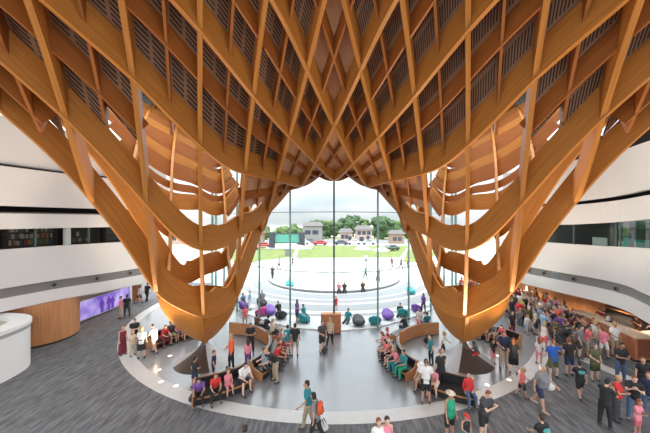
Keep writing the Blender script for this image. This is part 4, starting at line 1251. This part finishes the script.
# ------------------------------------------------------------------ who is where
def PP(px, py, *a, **k):
    x, y = at(px, py); return person(x, y, *a, **k)
# group standing at the left, inside the white band
PP(122.5, 355, 'woman in a long dark maroon dress, leftmost of the group by the white band', 'stand', 60, 1.62, 'f', hair=('long', 'redhair'), top=('longdress', 'maroon'), bottom=None)
PP(134.5, 347, 'person in a black t-shirt standing behind the child in cream', 'clasp', 40, 1.68, 'm', hair=('short', 'redhair'), top=('tee', 'black'), bottom=('trousers', 'charcoal'))
PP(132.5, 356, 'child in cream clothes beside the woman in the maroon dress', 'stand2', 60, 1.36, 'f', True, hair=('long', 'blonde'), top=('tee', 'cream'), bottom=('trousers', 'beige'))
PP(141.5, 358.5, 'woman in a white top and black knee skirt seen from behind', 'stand', 200, 1.68, 'f', hair=('long', 'blonde'), top=('tee', 'white'), bottom=('skirt', 'black'))
PP(154, 353.5, 'young woman in white top and beige shorts walking beside the left bench', 'walk', -100, 1.64, 'f', hair=('bun', 'darkbrown'), top=('tee', 'white'), bottom=('shorts', 'beige'))
PP(121, 318.5, 'woman in pink standing before the purple video wall', 'stand', -40, 1.66, 'f', hair=('bun', 'darkbrown'), top=('tee', 'pink'), bottom=('trousers', 'beige'))
PP(127, 317.5, 'person in dark clothes standing beside the purple video wall', 'stand2', 200, 1.72, 'm', top=('tee', 'black'), bottom=('trousers', 'charcoal'))
PP(139.3, 303.5, 'person in a white t-shirt in the doorway past the video wall', 'walk', 150, 1.66, 'f', hair=('long', 'darkbrown'), top=('tee', 'white'), bottom=('shorts', 'charcoal'))
PP(147, 302, 'taller person in black in the doorway past the video wall', 'walk2', 170, 1.76, 'm', top=('tee', 'black'), bottom=('trousers', 'black'))
# seats on the curved benches
def onbench(sx, az, label, pose, h=1.66, turn=0, r=3.98, **k):
    a = D(az); ca = math.cos(a) if sx < 0 else -math.cos(a); sa = math.sin(a)
    x, y = sx*6.92+r*ca, 15.5+r*sa
    hd = math.degrees(math.atan2(sa, ca))+90+turn
    if az > 110: x, y = sx*6.92+3.75*ca, 15.5+3.75*sa; hd += 180
    return person(x, y, label, pose, hd, h, seat=.465, **k)
onbench(-1, 152, 'seated person in a red top, leftmost on the far outer left bench', 'sit2', sex='f', hair=('long', 'redhair'), top=('tee', 'red'), bottom=('trousers', 'maroon'))
onbench(-1, 145, 'seated person in dark grey on the far outer left bench', 'sit', hair=('short', 'darkbrown'), top=('tee', 'charcoal'), bottom=('shorts', 'khaki'))
onbench(-1, 138, 'seated child in coral on the far outer left bench', 'sit', 1.35, sex='f', kid=True, hair=('long', 'blonde'), top=('tee', 'coral'), bottom=('shorts', 'denim'))
onbench(-1, 131, 'seated person in a white top on the far outer left bench', 'sit2', sex='f', hair=('pony', 'darkbrown'), top=('tee', 'white'), bottom=('shorts', 'beige'))
onbench(-1, 124, 'seated person in a white cap on the far outer left bench', 'sit', hair=('cap', 'white'), top=('tee', 'grey'), bottom=('shorts', 'black'))
onbench(-1, -69, 'child in a purple t-shirt at the left end of the front left bench', 'sit2', 1.5, sex='m', hair=('short', 'blackhair'), top=('tee', 'purple'), bottom=('trousers', 'black'), fine=True)
onbench(-1, -60.5, 'woman in red bending forward on the front left bench', 'sit2', 1.62, sex='f', hair=('long', 'redhair'), top=('tee', 'red'), bottom=('trousers', 'black'), fine=True)
onbench(-1, -53, 'small child in pink sitting on the front left bench', 'sit', 1.25, sex='f', kid=True, hair=('pony', 'redhair'), top=('tee', 'pink'), bottom=('shorts', 'pink'), fine=True)
onbench(-1, -44, 'man in a white t-shirt at the right end of the front left bench', 'sit2', 1.78, sex='m', hair=('short', 'darkbrown'), top=('tee', 'white'), bottom=('shorts', 'black'), belly=.06, fine=True)
onbench(-1, -24, 'woman in a light blue shirt at the near end of the left side bench', 'sit3', 1.66, sex='f', hair=('bun', 'darkbrown'), top=('tee', 'lightblue'), bottom=('trousers', 'black'))
onbench(-1, -13, 'man in a red t-shirt on the left side bench', 'sit2', 1.66, sex='m', hair=('short', 'darkbrown'), top=('tee', 'red'), bottom=('trousers', 'charcoal'))
onbench(-1, -3, 'woman in an orange top on the left side bench', 'sit', 1.62, sex='f', hair=('long', 'redhair'), top=('tee', 'orange'), bottom=('shorts', 'black'))
onbench(-1, 7, 'person in grey with a white cap on the left side bench', 'sit2', 1.66, sex='m', hair=('cap', 'white'), top=('tee', 'grey'), bottom=('shorts', 'navy'))
onbench(-1, 16, 'woman in pink at the far end of the left side bench', 'sit', 1.6, sex='f', hair=('long', 'blonde'), top=('tank', 'pink'), bottom=('shorts', 'denim'))
onbench(-1, 40, 'woman in a cream top at the right end of the back left bench', 'sit', 1.64, sex='f', hair=('long', 'blonde'), top=('tee', 'cream'), bottom=('trousers', 'black'))
onbench(-1, 52, 'person in black in the middle of the back left bench', 'sit2', 1.68, sex='m', hair=('short', 'blackhair'), top=('tee', 'black'), bottom=('trousers', 'charcoal'))
onbench(-1, 63, 'person in brown on the back left bench', 'sit', 1.66, sex='f', hair=('bob', 'darkbrown'), top=('tee', 'brown'), bottom=('trousers', 'black'))
PP(245, 327, 'child in coral standing behind the back left bench', 'stand', 30, 1.5, 'f', hair=('long', 'darkbrown'), top=('tee', 'coral'), bottom=('shorts', 'beige'))
PP(194.5, 388, 'boy in black t-shirt and navy shorts standing at the left bronze pedestal', 'stand2', 150, 1.36, 'm', True, hair=('short', 'blackhair'), top=('tee', 'black'), bottom=('shorts', 'navy'), fine=True)
PP(231.5, 368.5, 'woman in a bright orange top and black leggings inside the left bench ring', 'stand2', -60, 1.72, 'f', hair=('bun', 'blonde'), top=('jacket', 'orange'), bottom=('trousers', 'black'), fine=True)
PP(213.5, 379, 'boy in navy standing behind the people on the front left bench', 'stand', 100, 1.3, 'm', True, hair=('short', 'redhair'), top=('tee', 'navy'), bottom=('shorts', 'navy'))
PP(250.5, 354, 'man in a black shirt with folded hands inside the left bench ring', 'clasp', 20, 1.74, 'm', hair=('short', 'blackhair'), top=('tee', 'black'), bottom=('trousers', 'black'), fine=True)
PP(248, 366, 'child in pale purple standing inside the left bench ring', 'stand', 200, 1.3, 'f', True, hair=('long', 'darkbrown'), top=('tee', 'pink'), bottom=('trousers', 'purple'))
PP(276, 382, 'man in a black t-shirt and khaki trousers leaning by the left side bench', 'bend', -60, 1.78, 'm', hair=('crop', 'blonde'), top=('tee', 'black'), bottom=('trousers', 'khaki'), fine=True)
PP(280, 364, 'child in a red top standing by the left side bench', 'stand', 40, 1.25, 'f', True, hair=('short', 'darkbrown'), top=('tee', 'red'), bottom=('shorts', 'red'))
PP(287.5, 355, 'woman in teal top and pink shorts, left of the couple at the hall centre', 'stand', 185, 1.64, 'f', hair=('bun', 'darkbrown'), top=('tee', 'teal'), bottom=('shorts', 'coral'), fine=True)
PP(295, 356.5, 'man in black t-shirt and khaki shorts, right of the couple at hall centre', 'stand', 180, 1.78, 'm', hair=('short', 'darkbrown'), top=('tee', 'black'), bottom=('shorts', 'khaki'), fine=True)
PP(322, 352, 'man in dark shirt and black shorts in front of the timber kiosk', 'stand2', 30, 1.76, 'm', hair=('short', 'darkbrown'), top=('tee', 'charcoal'), bottom=('shorts', 'black'), fine=True)
PP(330, 346, 'woman in a beige patterned top in front of the timber kiosk', 'walk', 170, 1.66, 'f', hair=('long', 'blonde'), top=('tee', 'beige'), bottom=('trousers', 'black'), fine=True)
PP(309, 431, 'man in teal shirt and khaki trousers walking in the centre foreground', 'walk', -75, 1.80, 'm', hair=('short', 'blackhair'), top=('tee', 'teal'), bottom=('trousers', 'khaki'), fine=True)
PP(316, 443, 'woman in a grey top with black hair walking behind the teal shirt', 'walk2', -110, 1.68, 'f', hair=('bob', 'blackhair'), top=('tee', 'grey'), bottom=('trousers', 'black'), fine=True)
PP(378, 472, 'auburn haired woman in a white top at the bottom edge, left of two', 'walk', 10, 1.64, 'f', hair=('long', 'redhair'), top=('tee', 'white'), bottom=('shorts', 'denim'), fine=True)
PP(386, 470, 'brown haired person in a pink top at the bottom edge, right of two', 'walk2', 10, 1.66, 'f', hair=('short', 'darkbrown'), top=('tank', 'pink'), bottom=('shorts', 'black'), fine=True)
PP(245, 484, 'person in white seen only as dark hair at the bottom edge', 'walk', 200, 1.62, 'm', hair=('short', 'darkbrown'), top=('tee', 'white'), bottom=('shorts', 'navy'))
# outside the glass
PP(297, 322, 'woman in purple standing outside the glass beside the teal bean bag', 'stand2', 60, 1.66, 'f', hair=('long', 'darkbrown'), top=('dress', 'purple'), bottom=None)
PP(336, 310, 'small child in red outside the glass behind the timber kiosk', 'stand', 20, 1.1, 'm', True, hair=('short', 'redhair'), top=('tee', 'red'), bottom=('shorts', 'red'))
PP(249.5, 310, 'person in pale blue standing among the bean bags at the left', 'stand', 90, 1.6, 'f', hair=('bun', 'blonde'), top=('tee', 'lightblue'), bottom=('trousers', 'white'))
PP(423.5, 313, 'person in purple standing outside by the right funnel', 'stand2', -60, 1.6, 'f', hair=('long', 'blackhair'), top=('tee', 'purple'), bottom=('trousers', 'charcoal'))
def onground(px, py, label, head, seat=.34, pose='ground', **k):
    x, y = at(px, py); y = max(y, fac_y(x)+.75); return person(x, y, label, pose, head, seat=seat, **k)
onground(347.5, 322.5, 'man in teal sitting on the ground outside right of the kiosk', -30, .12, h=1.72, hair=('short', 'darkbrown'), top=('tee', 'teal'), bottom=('trousers', 'charcoal'))
onground(279, 318.3, 'person in black lounging on the black bean bag by the left funnel', 40, .46, h=1.66, hair=('short', 'blackhair'), top=('tee', 'black'), bottom=('trousers', 'black'))
onground(241.5, 311.5, 'person in denim lounging on the far left purple bean bag', 60, .46, h=1.66, hair=('short', 'darkbrown'), top=('tee', 'denim'), bottom=('trousers', 'purple'))
onground(262.5, 305.8, 'person in grey lounging on the black bean bag behind the pink one', 30, .46, h=1.66, hair=('short', 'darkbrown'), top=('tee', 'grey'), bottom=('trousers', 'charcoal'))
onground(304.5, 321.8, 'dark haired person lounging on the teal bean bag left of the kiosk', 50, .46, h=1.6, sex='f', hair=('bob', 'blackhair'), top=('tee', 'teal'), bottom=('trousers', 'navy'))
onground(400, 316, 'person in black sitting outside beside the right teal bean bag', -20, .12, h=1.66, hair=('short', 'blackhair'), top=('tee', 'black'), bottom=('trousers', 'black'))
for px, py, top, lab in ((339, 291, 'pink', 'person in pink sitting on the round plaza edge, leftmost of three'), (344.5, 291, 'charcoal', 'person in charcoal on the round plaza edge, middle of three'), (363.5, 290.5, 'brown', 'person in brown on the round plaza edge, rightmost of three')):
    x, y = at(px, 293.2); person(x, PC-math.sqrt(8.2**2-x*x)-.02, lab, 'sit', 0, 1.66, seat=.26, top=('tee', top), bottom=('trousers', 'charcoal'))
for px, py, top, lab, hd in ((365.5, 279, 'teal', 'person in teal walking across the white plaza circle', 60), (292.5, 266.5, 'black', 'person in black walking on the plaza beside the lawn', 90), (272.5, 279, 'charcoal', 'person in charcoal by the left end of the plaza circle', 30),
    (392, 268, 'maroon', 'person in maroon at the right side of the plaza', -60), (401, 269, 'black', 'person in black at the right side of the plaza', 40), (378, 282, 'maroon', 'person in dark red beside the right glass fin outside', 20), (408, 267.5, 'yellow', 'person in yellow far right on the plaza by the funnel', 0),
    (279, 269, 'coral', 'person in coral on the plaza near the left glass fin', 80), (366, 264, 'white', 'person in white under the parasol on the plaza', 10)):
    PP(px, py, lab, rnd.choice(('walk', 'stand', 'walk2')), hd, 1.68, top=('tee', top), bottom=('trousers', 'charcoal'))
# right bench ring
rb = [(16, 'coral', 'bob', 'redhair', 'shorts', 'beige', 'woman in coral at the far end of the right side bench', 'f'), (9, 'pink', 'long', 'redhair', 'shorts', 'denim', 'woman in pink, second from the far end of the right side bench', 'f'), (2, 'cream', 'short', 'darkbrown', 'shorts', 'khaki', 'person in cream in the middle of the right side bench', 'm'),
      (-5, 'coral', 'long', 'darkbrown', 'trousers', 'black', 'woman in coral and black trousers mid right side bench', 'f'), (-12, 'black', 'short', 'blackhair', 'shorts', 'charcoal', 'man in black on the right side bench', 'm'), (-19, 'pink', 'pony', 'blonde', 'trousers', 'teal', 'woman in pink and teal trousers on the right side bench', 'f'), (-26, 'teal', 'short', 'blackhair', 'trousers', 'green', 'person in teal at the near end of the right side bench', 'm')]
for az, t_, hs_, hc_, bk, bc, lab, sx_ in rb: onbench(1, az, lab, 'sit2' if az % 2 else 'sit', 1.64, sex=sx_, hair=(hs_, hc_), top=('tee', t_), bottom=(bk, bc))
onbench(1, -43, 'woman in a white hat at the inner end of the front right bench', 'sit2', 1.66, sex='f', hair=('hat', 'white'), top=('tee', 'white'), bottom=('shorts', 'beige'), fine=True)
onbench(1, -50, 'woman in pale pink beside the white hat on the front right bench', 'sit2', 1.64, sex='f', hair=('bob', 'greyhair'), top=('tee', 'pink'), bottom=('shorts', 'cream'), fine=True)
PP(426, 404, 'man in a white shirt and black shorts standing at the front right bench', 'stand', 170, 1.80, 'm', hair=('crop', 'darkbrown'), top=('tee', 'white'), bottom=('shorts', 'black'), shoes='brown', belly=.06, fine=True)
PP(441, 391, 'man in a black shirt standing inside the right bench ring, back turned', 'stand2', 190, 1.80, 'm', hair=('crop', 'redhair'), top=('tee', 'black'), bottom=('trousers', 'black'), fine=True)
onbench(1, -69, 'person in red and jeans at the outer end of the front right bench', 'sit3', 1.5, turn=20, sex='f', hair=('bun', 'blackhair'), top=('long', 'red'), bottom=('trousers', 'denim'), fine=True)
PP(431, 364, 'boy in a teal t-shirt standing inside the right bench ring', 'stand', -80, 1.48, 'm', True, hair=('short', 'darkbrown'), top=('tee', 'teal'), bottom=('trousers', 'black'), fine=True)
PP(443, 356, 'boy in white t-shirt and black shorts walking inside the right bench ring', 'walk', 60, 1.32, 'm', True, hair=('short', 'blonde'), top=('tee', 'white'), bottom=('shorts', 'black'), fine=True)
PP(419.5, 332, 'woman in white and coral standing by the back right bench', 'walk', -20, 1.64, 'f', hair=('long', 'darkbrown'), top=('tee', 'white'), bottom=('shorts', 'coral'))
onbench(1, 56, 'person in black on the back right bench', 'sit2', 1.66, hair=('short', 'darkbrown'), top=('tee', 'black'), bottom=('trousers', 'charcoal'))
onbench(1, 80, 'person in teal on the back right bench near the timber foot', 'sit3', 1.66, hair=('short', 'darkbrown'), top=('tee', 'teal'), bottom=('trousers', 'navy'))
for az, t_, lab, sx_ in ((126, 'pink', 'seated woman in pink, nearest the foot on the far outer right bench', 'f'), (134, 'white', 'seated person in white, middle of the far outer right bench', 'm'), (142, 'grey', 'seated person in grey on the far outer right bench', 'm'), (151, 'coral', 'seated woman in coral at the outer end of the far right bench', 'f')):
    onbench(1, az, lab, 'sit2', 1.64, sex=sx_, hair=('cap', 'cream') if sx_ == 'm' else ('long', 'darkbrown'), top=('tee', t_), bottom=('shorts', 'beige'))
# child on the bronze slope of the right pedestal
person(6.92+.5, 15.5-.6, 'child in grey and red crouching on the bronze slope of the right pedestal', 'climb', -130, 1.15, 'm', True, hair=('short', 'darkbrown'), top=('tee', 'charcoal'), bottom=('shorts', 'red'), z=.22, fine=True)
# right foreground and middle
PP(493, 364, 'boy in a black t-shirt and pink shorts beside the right pedestal', 'stand', 10, 1.26, 'm', True, hair=('short', 'blackhair'), top=('tee', 'black'), bottom=('shorts', 'pink'), fine=True)
PP(503.5, 367.5, 'man in navy shirt and khaki trousers between the boy and the black dress', 'stand2', -20, 1.84, 'm', hair=('short', 'redhair'), top=('tee', 'navy'), bottom=('trousers', 'khaki'), fine=True)
PP(513.5, 374, 'woman in a black knee dress right of the navy shirt', 'stand', 150, 1.72, 'f', hair=('long', 'redhair'), top=('dress', 'black'), bottom=None, shoes='maroon', fine=True)
PP(522, 398, 'girl in a coral pink top and black shorts on the white band', 'walk', 80, 1.26, 'f', True, hair=('pony', 'blonde'), top=('tee', 'coral'), bottom=('shorts', 'black'), fine=True)
big = PP(540, 409, 'large man in grey t-shirt and navy shorts carrying a white plastic bag', 'walk', 25, 1.82, 'm', hair=('crop', 'greyhair'), top=('tee', 'grey'), bottom=('shorts', 'navy'), shoes='beige', belly=.14, fine=True, width=1.12)
PP(512, 338, 'person in black top and maroon trousers far behind the black dress', 'stand', 0, 1.7, 'f', hair=('short', 'darkbrown'), top=('tee', 'black'), bottom=('trousers', 'maroon'))
PP(483.5, 440, 'man in charcoal t-shirt and black shorts at the bottom edge right of green', 'lookdown', 30, 1.78, 'm', hair=('crop', 'redhair'), top=('tee', 'charcoal'), bottom=('shorts', 'black'), belly=.08, fine=True, width=1.08)
PP(449.5, 441, 'woman in a bright green tank top and sun hat at the bottom edge', 'stand', 20, 1.70, 'f', hair=('hat', 'cream'), top=('tank', 'green'), bottom=('shorts', 'black'), belly=.05, fine=True)
PP(466, 452, 'child in a red cap and black top at the bottom edge', 'stand2', 10, 1.2, 'm', True, hair=('cap', 'red'), top=('tank', 'black'), bottom=('shorts', 'green'), fine=True)
teal_boy = PP(543, 465, 'boy in black with teal print at the bottom edge below the large man', 'walk', 190, 1.5, 'm', hair=('short', 'darkbrown'), top=('tee', 'black'), bottom=('shorts', 'black'), fine=True)
PP(553.5, 379, 'broad man in a bright blue t-shirt and olive shorts with one arm out', 'wide', 180, 1.82, 'm', hair=('crop', 'redhair'), top=('tee', 'blue'), bottom=('shorts', 'olive'), belly=.06, fine=True, width=1.1)
PP(539, 364, 'child in white standing left of the bright blue t-shirt', 'stand', 160, 1.3, 'f', True, hair=('long', 'redhair'), top=('tee', 'white'), bottom=('shorts', 'pink'))
PP(569.5, 376, 'man in black t-shirt and navy shorts right of the bright blue t-shirt', 'stand', 170, 1.80, 'm', hair=('short', 'redhair'), top=('tee', 'black'), bottom=('shorts', 'navy'), fine=True)
gboy = PP(580, 399, 'boy in black with a teal print on his back walking away', 'walk', 165, 1.55, 'm', hair=('short', 'blackhair'), top=('tee', 'black'), bottom=('shorts', 'black'), fine=True)
PP(595, 380.5, 'woman in an olive dress facing the viewer', 'stand2', -15, 1.72, 'f', hair=('bob', 'redhair'), top=('dress', 'olive'), bottom=None, fine=True)
PP(620.5, 382, 'man in black t-shirt and jeans with hands clasped facing the viewer', 'clasp', -10, 1.82, 'm', hair=('short', 'blackhair'), top=('tee', 'black'), bottom=('trousers', 'denim'), fine=True)
PP(616, 420, 'woman in a red top and long dark skirt at the lower right', 'clasp', 30, 1.68, 'f', hair=('short', 'blonde'), top=('tee', 'red'), bottom=('longskirt', 'charcoal'), belly=.06, fine=True)
PP(605, 428, 'young man in black turned away beside the red top', 'lookdown', 110, 1.74, 'm', hair=('short', 'blackhair'), top=('tee', 'black'), bottom=('trousers', 'black'), fine=True)
PP(634, 421, 'balding man in black looking down right of the red top', 'lookdown', -40, 1.76, 'm', hair=('crop', 'redhair'), top=('tee', 'black'), bottom=('trousers', 'denim'), belly=.06, fine=True)
PP(637.5, 435, 'little girl in a white and pink dress at the lower right corner', 'clasp', 10, 1.22, 'f', True, hair=('long', 'redhair'), top=('dress', 'pink'), bottom=None, shoes='pink', fine=True)
PP(649, 416, 'person in navy cut by the right edge', 'stand', -60, 1.66, 'f', hair=('long', 'redhair'), top=('tee', 'navy'), bottom=('trousers', 'denim'))
PP(643, 398, 'auburn haired person in black behind the balding man', 'stand', -40, 1.70, 'f', hair=('long', 'redhair'), top=('tee', 'black'), bottom=('trousers', 'black'))
PP(580, 358, 'broad person in grey behind the olive dress', 'stand', 30, 1.76, 'm', hair=('short', 'darkbrown'), top=('tee', 'grey'), bottom=('shorts', 'charcoal'), width=1.1)
PP(558.5, 353, 'broad man in black bending in the crowd behind the bright blue t-shirt', 'bend', 70, 1.8, 'm', hair=('short', 'darkbrown'), top=('tee', 'black'), bottom=('shorts', 'charcoal'), width=1.1)
PP(544, 351, 'woman in pink at the front left edge of the crowd', 'stand', 100, 1.66, 'f', hair=('long', 'blonde'), top=('tank', 'white'), bottom=('shorts', 'coral'))
PP(526.5, 334.5, 'child in white and light blue running before the crowd', 'walk', 20, 1.3, 'm', True, hair=('short', 'redhair'), top=('tee', 'white'), bottom=('shorts', 'lightblue'))
PP(595, 350, 'woman in pale trousers and white top waiting at the cafe counter end', 'stand2', 120, 1.7, 'f', hair=('long', 'blonde'), top=('tee', 'white'), bottom=('trousers', 'lightblue'))
PP(577, 345, 'woman in a black tank top facing the viewer in the crowd', 'stand', 0, 1.66, 'f', hair=('long', 'redhair'), top=('tank', 'black'), bottom=('shorts', 'denim'))
# staff behind the counter
for x, y, t_, lab in ((17.35, 18.8, 'maroon', 'cafe worker in maroon behind the far part of the counter'), (18.2, 17.3, 'brown', 'cafe worker in brown behind the middle of the counter'), (18.35, 16.55, 'black', 'cafe worker in black behind the near end of the counter')):
    person(x+.25, y+.25, lab, 'lookdown', -70, 1.7, 'm', hair=('short', 'redhair'), top=('tee', t_), bottom=('trousers', 'black'), group='cafe staff')
# the crowd queueing for the cafe
taken = [(x, y) for x, y, o in PEOPLE]
used = set()
r_ = random.Random(11)
TOPS = ['white', 'black', 'pink', 'grey', 'navy', 'coral', 'cream', 'lightblue', 'maroon', 'white', 'charcoal', 'red', 'teal', 'beige', 'purple', 'olive', 'yellow', 'orange']
BOTS = ['black', 'beige', 'denim', 'navy', 'white', 'khaki', 'charcoal', 'grey', 'brown']
HAIRN = {'darkbrown': 'dark brown', 'redhair': 'auburn', 'blonde': 'blonde', 'blackhair': 'black', 'greyhair': 'grey'}
made = tries = 0
while made < 118 and tries < 6000:
    tries += 1
    y = 15.6+r_.random()*13.5; t_ = (y-15.6)/13.5
    x = (13.2-.4*t_)+r_.random()*(3.9 if y > 19.5 else 2.5)
    if y > 24: x = 12.6+r_.random()*4.4
    px, py = CX+FPX*x/y, HY+FPX*EYE/y
    if x > 15.6 and y < 20.2 or y > 26 and x > 15.9: continue
    if any((x-a)**2+(y-b)**2 < .48**2 for a, b in taken): continue
    kid = r_.random() < .2; sex = r_.choice('mf')
    top = (r_.choice(['tee', 'tee', 'tee', 'tank' if sex == 'f' else 'tee', 'long']), r_.choice(TOPS)); bot = (r_.choice(['shorts', 'shorts', 'trousers'] if sex == 'm' else ['shorts', 'trousers', 'skirt']), r_.choice(BOTS))
    hair = (r_.choice(['short', 'crop'] if sex == 'm' else ['long', 'bob', 'bun', 'pony']), r_.choice(list(HAIRN)))
    key = (top[1], bot, hair[1], kid)
    if key in used: continue
    used.add(key); taken.append((x, y))
    who = ('child' if kid else 'woman' if sex == 'f' else 'man')
    nm = {'tee': 't-shirt', 'tank': 'tank top', 'long': 'long top'}[top[0]]
    person(x, y, '%s with %s hair, %s %s and %s %s, in the cafe crowd' % (who, HAIRN[hair[1]], top[1].replace('lightblue', 'light blue'), nm, bot[1], bot[0]),
           r_.choice(['stand', 'stand2', 'clasp', 'hips', 'stand', 'walk', 'lookdown']), r_.random()*360, (1.2+.25*r_.random()) if kid else (1.62+.08*r_.random() if sex == 'f' else 1.70+.13*r_.random()), sex, kid, hair=hair, top=top, bottom=bot, group='crowd at the cafe')
    made += 1
# prints on two backs
def print_on(o, label_col):
    bm = bmesh.new()
    for z0, w_ in ((1.33, .11), (1.29, .15), (1.25, .13), (1.21, .09)): bx(bm, -w_, w_, .150, .156, z0, z0+.024)
    p = obj('shirt_print', bm, mat('teal print', (.12, .50, .48), .6), o); p['label'] = 'pale teal printed bars'
print_on(gboy, 0); print_on(teal_boy, 0)
# things carried and set down
x, y = at(550.5, 402)
e = empty('plastic_bag', (x, y, .50), 0, 'full white plastic carrier bag held by the large man in grey', 'bag')
bm = bmesh.new(); vs = sph(bm, (0, 0, .17), .19, 3, (1, .7, 1.0))
for v in vs: v.co += v.normal*0 + Vector((1, 1, .6))*mnoise.noise(v.co*9)*.025
obj('sack', bm, M_white, e, True)
for s in (-1, 1):
    bm = bmesh.new(); tube(bm, (s*.06, 0, .33), (s*.015, 0, .52), .018, .012, 8); obj('handle', bm, M_white, e)
def backpack(o_x, o_y, z, rz, col, label):
    e = empty('backpack', (o_x, o_y, z), rz, label, 'backpack')
    bm = bmesh.new(); bx(bm, -.14, .14, -.07, .08, 0, .42); bmesh.ops.bevel(bm, geom=bm.edges[:], offset=.05, segments=3, affect='EDGES'); obj('pack', bm, cm(col, 'canvas'), e, True)
    bm = bmesh.new(); bx(bm, -.10, .10, .075, .115, .04, .22); bmesh.ops.bevel(bm, geom=bm.edges[:], offset=.02, segments=2, affect='EDGES'); obj('pocket', bm, cm(col, 'canvas'), e, True)
    for s in (-1, 1):
        bm = bmesh.new(); tube(bm, (s*.09, -.08, .05), (s*.09, -.08, .38), .016, n=8); obj('strap', bm, M_black, e)
x, y = at(316, 443)
backpack(x+.135, y-.05, 1.0, D(-110), 'orange', 'orange backpack on the woman in grey in the centre foreground')
def lump_bag(px, py, col, label, s=.22):
    x, y = at(px, py); e = empty('bag', (x, y, 0.012), rnd.random()*3, label, 'bag')
    bm = bmesh.new(); bx(bm, -s, s, -s*.6, s*.6, 0, s*1.3); bmesh.ops.bevel(bm, geom=bm.edges[:], offset=s*.35, segments=3, affect='EDGES'); obj('body', bm, mat('bag %s' % (col,), col, .6), e, True)
    for q in (-1, 1):
        bm = bmesh.new(); tube(bm, (-s*.45, q*s*.3, s*1.25), (s*.0, q*s*.25, s*1.9), .014, n=8); tube(bm, (s*.0, q*s*.25, s*1.9), (s*.45, q*s*.3, s*1.25), .014, n=8); obj('handle', bm, M_black, e)
lump_bag(324.5, 353, (.03, .03, .032), 'black bag on the floor between the pair at the kiosk'); lump_bag(283.5, 356.5, (.03, .035, .04), 'black bag on the floor left of the couple at hall centre')
lump_bag(428, 343, (.015, .015, .016), 'black backpack lying on the pale floor inside the right bench ring', .26); lump_bag(323, 430, (.75, .73, .70), 'white bag beside the woman in grey in the centre foreground', .2)
lump_bag(195, 401, (.02, .02, .022), 'black bag on the floor at the left end of the front left bench', .24)
